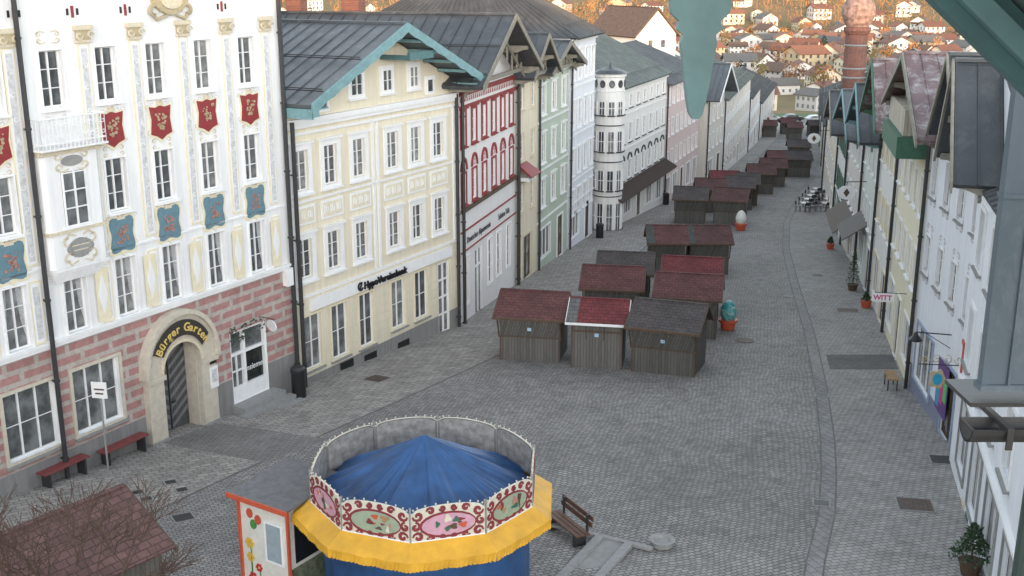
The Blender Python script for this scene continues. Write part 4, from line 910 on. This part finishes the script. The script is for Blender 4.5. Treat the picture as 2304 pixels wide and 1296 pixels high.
for k in range(16): x=.1+k*.088; q.prism([(x,-.1),(x+.07,-.1),(x+.05,.12+.06*(k%3))],.045,.058,LEAF)
for cx,cz in ((.35,2.1),(.6,2.0),(.45,1.85)): q.prism([(cx+.1*math.cos(t*.7),cz+.12*math.sin(t*.7)) for t in range(9)],.04,.058,[TERRA,LEAF,YF][int(cx*10)%3])
part('painted_flowers',bt,q)
q=MB(); q.box(1.501,1.52,.25,1.4,1.1,2.05,BLACK); part('counter_window',bt,q)
q=MB(); q.slab((1.57,.15,2.25),(1.57,1.55,2.25),(2.5,1.55,2.0),(2.5,.15,2.0),.03,plain('pale_awning',(.36,.37,.41),.7)); part('counter_awning',bt,q)
q=MB(); q.box(1.502,1.53,.1,1.55,.0,1.0,plain('dark_forest_mural',(.12,.14,.09),.6,.6,7)); part('mural_panel',bt,q)
# ================================================================== STREET FURNITURE
def can(x,y,h=1.05):
    o=top('litter_bin','black cylindrical litter bin standing on the pavement','litter bin',place(x,y),group='black litter bins')
    q=MB(); q.lathe([(.24,0),(.26,.05),(.26,h*.82),(.28,h*.83),(.28,h*.88)],0,0,BLACK,18); part('body',o,q)
    q=MB(); q.lathe([(.27,h*.88),(.27,h*.93),(.2,h*.99),(.05,h)],0,0,DARKM,18); part('lid',o,q)
can(-7.75,38.9,1.2); can(6.1,77.2); can(13.2,96.0)
def bench(x,y,ang,w=1.6,m=None,back=False,lab='red plank bench against the plinth of a house'):
    o=top('bench',lab,'bench',place(x,y,ang),group='street benches'); m=m or plain('red_brown_plank',(.20,.05,.05),.6,.2)
    q=MB(); 
    for k in range(3): q.box(0,w,k*.14,k*.14+.12,.42,.46,m)
    part('seat',o,q)
    for xx in(.15,w-.2):
        q=MB(); q.box(xx,xx+.05,.02,.38,.0-.08,.42,DARKM); part('leg',o,q)
    if back:
        q=MB()
        for k in range(2): q.box(0,w,.44+.03*k,.47+.03*k,.6+k*.16,.73+k*.16,m)
        for xx in(.15,w-.2): q.box(xx,xx+.05,.40,.45,.4,.9,DARKM)
        part('backrest',o,q)
bench(-12.2,31.55,60.8,1.75); bench(-13.25,29.7,60.8,1.6)
bench(.9,27.0,-62,1.5,plain('brown_bench_slats',(.12,.06,.04),.6,.2),True,'brown slatted bench with backrest beside the carousel')
o=top('side_table','small wooden topped bench with black metal legs','bench',place(14.3,39.6,80)); q=MB(); q.box(0,1.0,0,.4,.42,.47,WOODL); part('seat',o,q); 
for xx in(.05,.9):
    for yy in (.02,.34): q=MB(); q.box(xx,xx+.04,yy,yy+.04,-.1,.42,DARKM); part('leg',o,q)
def egg(x,y,m,lab,s=1):
    o=top('egg_sculpture',lab,'egg sculpture',place(x,y),group='large painted egg sculptures')
    q=MB(); q.lathe([(.30*s,0),(.36*s,.05),(.42*s,.42*s),(.50*s,.45*s),(.50*s,.58*s),(.44*s,.58*s)],0,0,TERRA,22); part('pot',o,q)
    q=MB(); pr=[]
    for k in range(15):
        t=math.pi*k/14; z=-math.cos(t); pr.append((max(.005,.43*s*math.sin(t)*(1-.12*z)),1.02*s+z*.62*s))
    q.lathe(pr,0,0,m,24); part('egg',o,q,smooth=True)
m,nt,bb=newmat('teal_white_egg'); v=coords(nt); nt.links.new(ramp(nt,noise(nt,v,2.2,5,.7,1.5),[(.42,(.03,.25,.27)),(.5,(.10,.38,.38)),(.56,(.6,.62,.6)),(.6,(.05,.3,.3))]),bb.inputs['Base Color']); bb.inputs['Roughness'].default_value=.35
m2,nt,bb=newmat('white_egg'); v=coords(nt); nt.links.new(ramp(nt,noise(nt,v,3,4,.6,1),[(.3,(.35,.3,.2)),(.42,(.68,.66,.6)),(.7,(.75,.74,.7))]),bb.inputs['Base Color']); bb.inputs['Roughness'].default_value=.4
egg(9.85,49.6,m,'teal and white painted giant egg in a red pot',.85); egg(16.6,80.8,m2,'white painted giant egg in a red pot',.9)
def cover(x,y,w,d,a,m,lab):
    q=MB(); q.box(-w/2,w/2,-d/2,d/2,0,.02,m); q.box(-w/2-.04,-w/2,-d/2-.04,d/2+.04,0,.024,GREYST);q.box(w/2,w/2+.04,-d/2-.04,d/2+.04,0,.024,GREYST);q.box(-w/2,w/2,-d/2-.04,-d/2,0,.024,GREYST);q.box(-w/2,w/2,d/2,d/2+.04,0,.024,GREYST)
    for k in range(int(w/.12)): q.box(-w/2+.03+k*.12,-w/2+.06+k*.12,-d/2+.03,d/2-.03,.0201,.026,DARKM)
    o=top('drain_cover',lab,'drain cover',Matrix.Translation((x,y,G(y)+.012))@Matrix.Rotation(math.atan(-.075),4,'X')@Matrix.Rotation(R(a),4,'Z'),q.mesh('drain_cover'),group='drain covers set in the street')
RUST=plain('rusty_plate',(.10,.065,.05),.7,.3,5)
for x,y,w,d,a,mm in ((-5.2,41.3,.8,.8,58,RUST),(16.5,53.6,1.0,.8,-12,RUST),(11.1,28.6,.9,.9,-12,RUST),(13.15,32.2,.6,.75,-12,DARKM),(11.35,39.1,.4,.4,-14,DARKM),(8.55,28.7,.4,.4,-15,DARKM),(-8.8,27.7,.5,.5,30,DARKM),(14.4,57,.35,.35,-12,DARKM),(12.3,46,.35,.35,-14,DARKM),(17.5,63,.5,.5,0,RUST),(-10.6,29.5,.3,.3,30,DARKM),(-9.9,30.3,.3,.3,30,DARKM),(-10.2,29.0,.3,.3,30,DARKM),(-9.4,29.7,.3,.3,30,DARKM),(1.0,70,.6,.5,20,RUST)):
    cover(x,y,w,d,a,mm,'rusty square metal cover in the paving' if mm==RUST else 'dark grated drain cover in the paving')
q=MB(); q.lathe([(.42,0),(.42,.02),(.36,.024),(.36,.02)],0,0,RUST,20); top('manhole_cover','round iron manhole cover among the cobbles','manhole cover',Matrix.Translation((10.2,47.4,G(47.4)+.01))@Matrix.Rotation(math.atan(-.075),4,'X'),q.mesh('manhole_cover'))
st=top('entrance_steps','grey stone steps in front of a shop door','steps',M1@Matrix.Translation((7.5,0,0)))
for k in range(3):
    q=MB(); q.box(-1.0-.28*k,1.15+.15*k,-.6-.34*k,(-.01 if k==0 else -.6-.34*(k-1)-.001),-.4,.50-.16*k,plain('pale_granite',(.27,.27,.265),.8,.15,8)); part('step',st,q)
o=top('street_sign','white rectangular sign on a thin grey pole','sign',place(-12.1,31.4,-10)); q=MB(); q.tube((0,0,-.1),(0,0,2.9),.03,.03,GREYST,8); part('pole',o,q)
q=MB(); q.box(-.24,.24,-.06,-.032,2.3,2.8,WFR); q.box(-.16,.16,-.062,-.0601,2.55,2.6,BROWN);q.box(-.13,.13,-.062,-.0601,2.42,2.47,BROWN); part('board',o,q)
o=top('shop_sign','oval white sign hanging over a shop door','sign',M1@Matrix.Translation((8.15,-.55,3.05))@Matrix.Rotation(R(70),4,'Z')); q=MB(); q.prism([(.34*math.cos(t*.524),.2*math.sin(t*.524)) for t in range(12)],-.02,.02,WFR); part('board',o,q)
q=MB(); q.tube((0,0,.18),(0,0,.25),.01,.01,DARKM); part('hanger',o,q)
o=top('stone_basin','low grey stone channel slabs with a round basin','basin',place(1.6,25.2,-28)); STN=MATS['pale_granite']
for xx in (0,.8): q=MB(); q.box(xx,xx+.22,-2.5,1.14,.02,.12,STN); part('channel_side',o,q)
q=MB(); q.box(.22,.8,-2.5,1.14,.01,.05,GREYST); part('channel_bed',o,q)
q=MB(); q.lathe([(.28,0),(.31,.1),(.33,.16),(.22,.16),(.18,.1)],1.6,1.62,STN,20); part('bowl',o,q)
q=MB(); q.box(-2.2,1.5,1.15,1.29,.01,.09,STN); part('kerb_slab',o,q)
def conifer(x,y,h,lab,rad=.3,cm=(.03,.055,.025)):
    o=top('potted_plant',lab,'potted plant',place(x,y),group='potted plants by shop fronts'); q=MB(); q.lathe([(.2,0),(.28,.35),(.3,.36),(.26,.36)],0,0,BROWN if h>.8 else TERRA,14); part('pot',o,q)
    q=MB(); q.tube((0,0,.3),(0,0,.3+h*.5),.03,.015,BROWN); part('trunk',o,q)
    q=MB(); lm=plain('evergreen_leaf',cm,.8,.4,20); lm2=plain('evergreen_leaf_light',tuple(c*1.9 for c in cm),.8,.3,20)
    for i in range(700 if rad>.45 else 420):
        t=random.random(); a=random.random()*6.28; r=rad*(1-t*.85)*random.uniform(.5,1.1); z=.4+t*h; s_=random.uniform(.03,.07)
        c=Vector((r*math.cos(a),r*math.sin(a),z)); u=Vector((random.uniform(-1,1),random.uniform(-1,1),random.uniform(-.3,1))).normalized()*s_; w=u.orthogonal().normalized()*s_*.6
        q.face([c-w,c+w,c+u*1.8],lm if random.random()<.6 else lm2)
    part('foliage',o,q)
conifer(18.2,58.6,1.7,'tall dark conifer in a pot beside a doorway',.38); conifer(17.6,54.3,.4,'small plant in a red pot by the wall',.22); conifer(20.8,72.4,.4,'small plant in a terracotta pot by the wall',.22); conifer(10.9,24.3,.9,'bushy evergreen in a pot beside the entrance',.5)
def table(x,y):
    o=top('cafe_table','small folding cafe table with pale top','cafe table',place(x,y,random.uniform(-10,10)),group='cafe tables outside a shop'); q=MB(); q.box(-.35,.35,-.35,.35,.7,.74,CHAIRW); part('top',o,q)
    q=MB(); q.tube((0,0,0),(0,0,.7),.03,.03,DARKM); q.box(-.25,.25,-.03,.03,0,.03,DARKM); q.box(-.03,.03,-.25,.25,.0,.029,DARKM); part('pedestal',o,q)
def chair(x,y,a,m):
    o=top('cafe_chair','slatted cafe chair with dark metal frame','chair',place(x,y,a),group='cafe chairs outside a shop'); q=MB(); q.box(-.2,.2,-.2,.2,.43,.46,m); part('seat',o,q)
    q=MB(); q.box(-.2,.2,.18,.21,.6,.88,m); q.box(-.2,-.17,.18,.2,.46,.9,DARKM);q.box(.17,.2,.18,.2,.46,.9,DARKM); part('backrest',o,q)
    for sx in(-.18,.15):
        for sy in(-.19,.16): q=MB(); q.box(sx,sx+.03,sy,sy+.03,0,.43,DARKM); part('leg',o,q)
for r_ in range(5):
    for c_ in range(2):
        x=24.0+c_*1.7+r_*.95; y=91.5+r_*2.7
        table(x,y); chair(x-.6,y,90,DARKM); chair(x+.6,y,-90,CHAIRW if r_==2 else DARKM); chair(x,y-.7,180,DARKM)
o=top('fabric_screen','red fabric screen standing beside cafe tables','screen',place(26.2,92.6,20)); q=MB(); q.box(0,1.3,0,.03,.1,1.0,REDP); part('panel',o,q)
for xx in (-.03,1.3): q=MB(); q.box(xx,xx+.03,-.02,.05,0,1.1,DARKM); part('post',o,q)
def bare_tree(x,y,h,z=None):
    o=top('bare_tree','leafless small tree with fine brown twigs beside the hut','tree',place(x,y)); q=MB(); tw=MB(); rr=random.Random(3); BK=plain('brown_bark',(.10,.07,.05),.9,.3,12); TWG=plain('red_brown_twig',(.10,.06,.045),.9,.3,12)
    def br(p,d,l,r,dep):
        e=p+d*l; (q if dep<2 else tw).tube(p,e,r,r*.7,BK if dep<2 else TWG,5 if dep<3 else 3)
        if dep>=6: return
        for k in range(3):
            nd=(d+Vector((rr.uniform(-1,1),rr.uniform(-1,1),rr.uniform(-.25,.55)))*.8).normalized()
            br(e if k else p+d*l*.7,nd,l*rr.uniform(.66,.9),max(.009,r*.62),dep+1)
    br(Vector((0,0,-.1)),Vector((.05,0,1)),h*.34,.08,0)
    part('trunk',o,q); part('crown',o,tw)
bare_tree(-8.1,18.9,4.1)
def car_(x,y,a,m,lab):
    o=top('parked_car',lab,'car',place(x,y,a),group='cars parked at the foot of the street'); q=MB()
    q.prism([(-2.1,.3),(2.1,.3),(2.15,.6),(1.9,.85),(1.1,.95),(.5,1.42),(-1.1,1.45),(-1.8,1.0),(-2.15,.9)],-.82,.82,m); part('body',o,q)
    q=MB(); q.prism([(.98,.97),(.45,1.36),(-1.05,1.38),(-1.65,1.0)],-.835,.835,GL); part('windows',o,q)
    for wx in(-1.3,1.3):
        for wy in(-.85,.68):
            q=MB(); q.prism([(wx+.32*math.cos(t*.52),.32+.32*math.sin(t*.52)) for t in range(12)],wy,wy+.18,BLACK); part('wheel',o,q)
SIL=plain('silver_paint',(.45,.46,.48),.3,.05,metal=.4)
for x,y,a in ((53.5,236,10),(58.5,238,12),(62,233,15),(49,241,5)): car_(x,y,a,SIL if x!=58.5 else plain('dark_car_paint',(.04,.045,.05),.3),'silver car parked near the lawn' if x!=58.5 else 'dark car parked near the lawn')
me=bpy.data.meshes.new('lawn'); me.from_pydata([(46,247,G(247)+.05),(66,247,G(247)+.05),(72,268,G(268)+.05),(48,268,G(268)+.05)],[],[(0,1,2,3)]); me.materials.append(plain('grass',(.07,.11,.035),.9,.3,2)); struct('lawn',me)
# ================================================================== TOWN
TW=[plaster('town_white',(.80,.76,.70)),plaster('town_cream',(.72,.63,.48)),plaster('town_ochre',(.60,.47,.30)),plaster('town_grey',(.58,.56,.54))]
TR=[plain('tile_red_brown',(.17,.075,.05),.8,.3,2),plain('tile_brown',(.12,.075,.052),.8,.3,2),plain('tile_grey',(.13,.12,.11),.8,.3,2),plain('tile_orange',(.23,.10,.06),.8,.3,2)]
HM=[]
for v_ in range(12):
    rr=random.Random(v_); w=rr.uniform(8,12);d=rr.uniform(9,14);h=rr.uniform(4.5,7.2);pr=w/2*rr.uniform(.4,.68); q=MB(); wm=TW[v_%4] if v_<8 else TW[0]; rm=TR[(v_*3+v_//4)%4]
    q.prism([(-w/2,-1),(w/2,-1),(w/2,h),(0,h+pr-.1),(-w/2,h)],-d/2,d/2,wm)
    k=pr/(w/2); e=.8
    q.slab((-w/2-e,-d/2-e,h-k*e),(-w/2-e,d/2+e,h-k*e),(0,d/2+e,h+pr),(0,-d/2-e,h+pr),.25,rm); q.slab((w/2+e,d/2+e,h-k*e),(w/2+e,-d/2-e,h-k*e),(0,-d/2-e,h+pr),(0,d/2+e,h+pr),.25,rm)
    q.box(w*.15,w*.15+.9,-d*.2,-d*.2+.9,h,h+pr+.9,TR[1])
    for z in [1.2+2.7*i for i in range(int(h//2.7))]:
        for i in range(3):
            x=-w/2+w*(i+.5)/3; q.box(x-.55,x+.55,-d/2-.03,-d/2-.005,z,z+1.4,GL); q.box(x-.55,x+.55,d/2+.005,d/2+.03,z,z+1.4,GL)
        for i in range(4):
            y=-d/2+d*(i+.5)/4
            for sx in(-1,1): q.box(min(sx*(w/2+.005),sx*(w/2+.03)),max(sx*(w/2+.005),sx*(w/2+.03)),y-.55,y+.55,z,z+1.4,GL)
    if v_%3==0: q.box(-w/2+.5,w/2-.5,-d/2-1.1,-d/2-.035,3.2,3.35,BROWN); q.box(-w/2+.5,w/2-.5,-d/2-1.1,-d/2-1.03,3.351,4.3,BROWN)
    HM.append(q.mesh('town_house'))
placed=[]
LB=['white walled town house with brown tiled roof','cream town house with pitched tiled roof','ochre house with tiled roof among bare trees','grey rendered town house with pitched roof']
def town(n,ylo,yhi,ulo,uhi,md,sc=(1,1),cond=None,seed=1):
    rr=random.Random(seed); c=0;t=0
    while c<n and t<12000:
        t+=1; y=rr.uniform(ylo,yhi); x=y*rr.uniform(ulo,uhi)
        if cond and not cond(x,y): continue
        if any((x-a)**2+(y-b)**2<md*md for a,b in placed): continue
        placed.append((x,y)); k=rr.randrange(12); s_=rr.uniform(*sc)
        top('town_house',LB[k%4] if k<8 else LB[0],'house',Matrix.Translation((x,y,G(y,x)))@Matrix.Rotation(R(rr.choice([0,90,25,-30,60,110,180])+rr.uniform(-12,12)),4,'Z')@Matrix.Scale(s_,4),HM[k],'houses in the valley town'); c+=1
off_street=lambda x,y: (y>345) or (y>262 and not .15<x/y<.33) or (y<=262 and (x<ip(LF,y)-24 or x>ip(RF,y)+24))
town(9,282,345,.17,.32,13,(.62,.75),None,12)
town(185,275,680,-.12,.48,15.5,(.7,1.0),off_street,2)
town(26,110,330,-.35,.6,24,(.85,1.0),off_street,5)
town(20,300,680,-.3,-.12,20,(.8,1.05),None,6)
town(60,680,860,-.2,.45,18,(.75,1.05),None,9)
o=top('white_gable_end_house','tall white house with bare gable end and brown tiled roof','house',Matrix.Translation((20.6,199,0))@Matrix.Rotation(R(28),4,'Z'))
q=MB(); q.prism([(-4.0,-13),(4.0,-13),(4.0,5.4),(0,9.3),(-4.0,5.4)],-7,7,TW[0]); part('wall',o,q)
q=MB(); q.slab((-4.7,-7.6,4.8),(-4.7,7.6,4.8),(0,7.6,9.5),(0,-7.6,9.5),.25,TR[1]); q.slab((4.7,7.6,4.8),(4.7,-7.6,4.8),(0,-7.6,9.5),(0,7.6,9.5),.25,TR[1]); part('roof',o,q)
for x in(-1.5,1.0):
    q=MB(); q.box(x,x+.8,-7.05,-7.005,3.0,4.2,GL); part('window',o,q)
TM=[plain('autumn_leaf_orange',(.46,.20,.055),.9,.3,.5,bmp=0),plain('bare_wood_brown',(.30,.16,.075),.9,.3,.5,bmp=0),plain('dull_olive',(.19,.15,.05),.9,.3,.5,bmp=0),plain('dark_spruce',(.035,.055,.03),.9,.3,.5,bmp=0)]
def crown(q,cx,cy,z0,r,h,m,n,rr,con=False):
    for i in range(n):
        while True:
            a,b_,c=rr.uniform(-1,1),rr.uniform(-1,1),rr.uniform(-1,1)
            if a*a+b_*b_+c*c<1: break
        t=(c+1)/2; k=(1-t*.9) if con else 1
        p=Vector((cx+a*r*k,cy+b_*r*k,z0+h*t)); s_=rr.uniform(.25,.6)*r*.42
        u=Vector((rr.uniform(-1,1),rr.uniform(-1,1),rr.uniform(-1,1))).normalized()*s_; w=u.orthogonal().normalized()*s_*rr.uniform(.4,.9)
        q.face([p-w,p+w,p+u],m)
q=MB(); rr=random.Random(11)
for i in range(1500):
    y=rr.uniform(655,960); x=y*rr.uniform(-.24,.48)
    if any((x-a)**2+(y-b)**2<100 for a,b in placed): continue
    con=rr.random()<.10; m_=TM[3] if con else rr.choice(TM[:3]+TM[:2]+[TM[0]]); hh=rr.uniform(7,13); z=G(y,x)
    q.box(x-.2,x+.2,y-.2,y+.2,z-.5,z+hh*.5,TM[1]); crown(q,x,y,z+hh*.15,hh*.34,hh*.85,m_,36,rr,con)
o=bpy.data.objects.new('hillside_wood',q.mesh('hillside_wood')); COL.objects.link(o); o['kind']='stuff'; o['label']='autumn coloured bare woodland covering the hillside'; o['category']='woodland'
tm=[]
for v_ in range(6):
    rr=random.Random(50+v_); a=MB();c=MB(); hh=9; BKT=TM[1]; a.tube((0,0,-.5),(0,0,hh*.55),.3,.15,BKT)
    for k in range(7):
        an=k*.9+v_; a.tube((0,0,hh*(.2+.05*k)),(math.cos(an)*hh*.28,math.sin(an)*hh*.28,hh*(.45+.05*k)),.11,.03,BKT,4)
    crown(c,0,0,hh*.15 if v_<4 else .5,hh*.33,hh*.85,TM[v_%3] if v_<4 else TM[3],170,rr,v_>=4); tm.append((a.mesh('trunk'),c.mesh('crown')))
rr=random.Random(21)
for i in range(290):
    y=rr.uniform(268,670); x=y*rr.uniform(-.28,.48)
    if any((x-a)**2+(y-b)**2<50 for a,b in placed): continue
    if y<285 and .15<x/y<.33: continue
    k=rr.choice([0,1,2,3,0,1,2,3,4,5]); o=top('tree',('leafless brown tree between houses' if k<4 else 'dark spruce between houses'),'tree',Matrix.Translation((x,y,G(y,x)))@Matrix.Rotation(rr.uniform(0,6),4,'Z')@Matrix.Scale(rr.uniform(.6,1.1),4),None,'trees among the town houses'); part('trunk',o,tm[k][0]); part('crown',o,tm[k][1])
# ================================================================== LIGHT, WORLD, CAMERA
EL=4.0; AZ=10.0 # low sun behind the camera
sd=bpy.data.lights.new('sun','SUN'); sd.energy=5.0; sd.angle=R(.5); sd.color=(1,.55,.24)
so=bpy.data.objects.new('sun',sd); COL.objects.link(so)
d=Vector((-math.sin(R(AZ))*math.cos(R(EL)),math.cos(R(AZ))*math.cos(R(EL)),-math.sin(R(EL)))); so.rotation_euler=d.to_track_quat('-Z','Y').to_euler()
w=bpy.data.worlds.new('World'); scene.world=w; w.use_nodes=True; nt=w.node_tree; bg=nt.nodes['Background']
sky=nt.nodes.new('ShaderNodeTexSky'); sky.sky_type='NISHITA'; sky.sun_disc=False; sky.sun_elevation=R(EL); sky.sun_rotation=R(180-AZ)
hs=nt.nodes.new('ShaderNodeHueSaturation'); hs.inputs['Saturation'].default_value=.30; nt.links.new(sky.outputs[0],hs.inputs['Color'])
tint=mul(nt,hs.outputs[0],(.96,1.0,1.06)); nt.links.new(tint,bg.inputs['Color']); bg.inputs['Strength'].default_value=1.15
cd=bpy.data.cameras.new('camera'); cd.sensor_width=36; cd.lens=40; cd.clip_end=5000; cd.clip_start=.05
co=bpy.data.objects.new('camera',cd); COL.objects.link(co); co.location=(0,0,15); co.rotation_euler=(R(90-15.5),0,0); scene.camera=co
scene.view_settings.view_transform='Standard'; scene.view_settings.look='None'; scene.view_settings.exposure=0
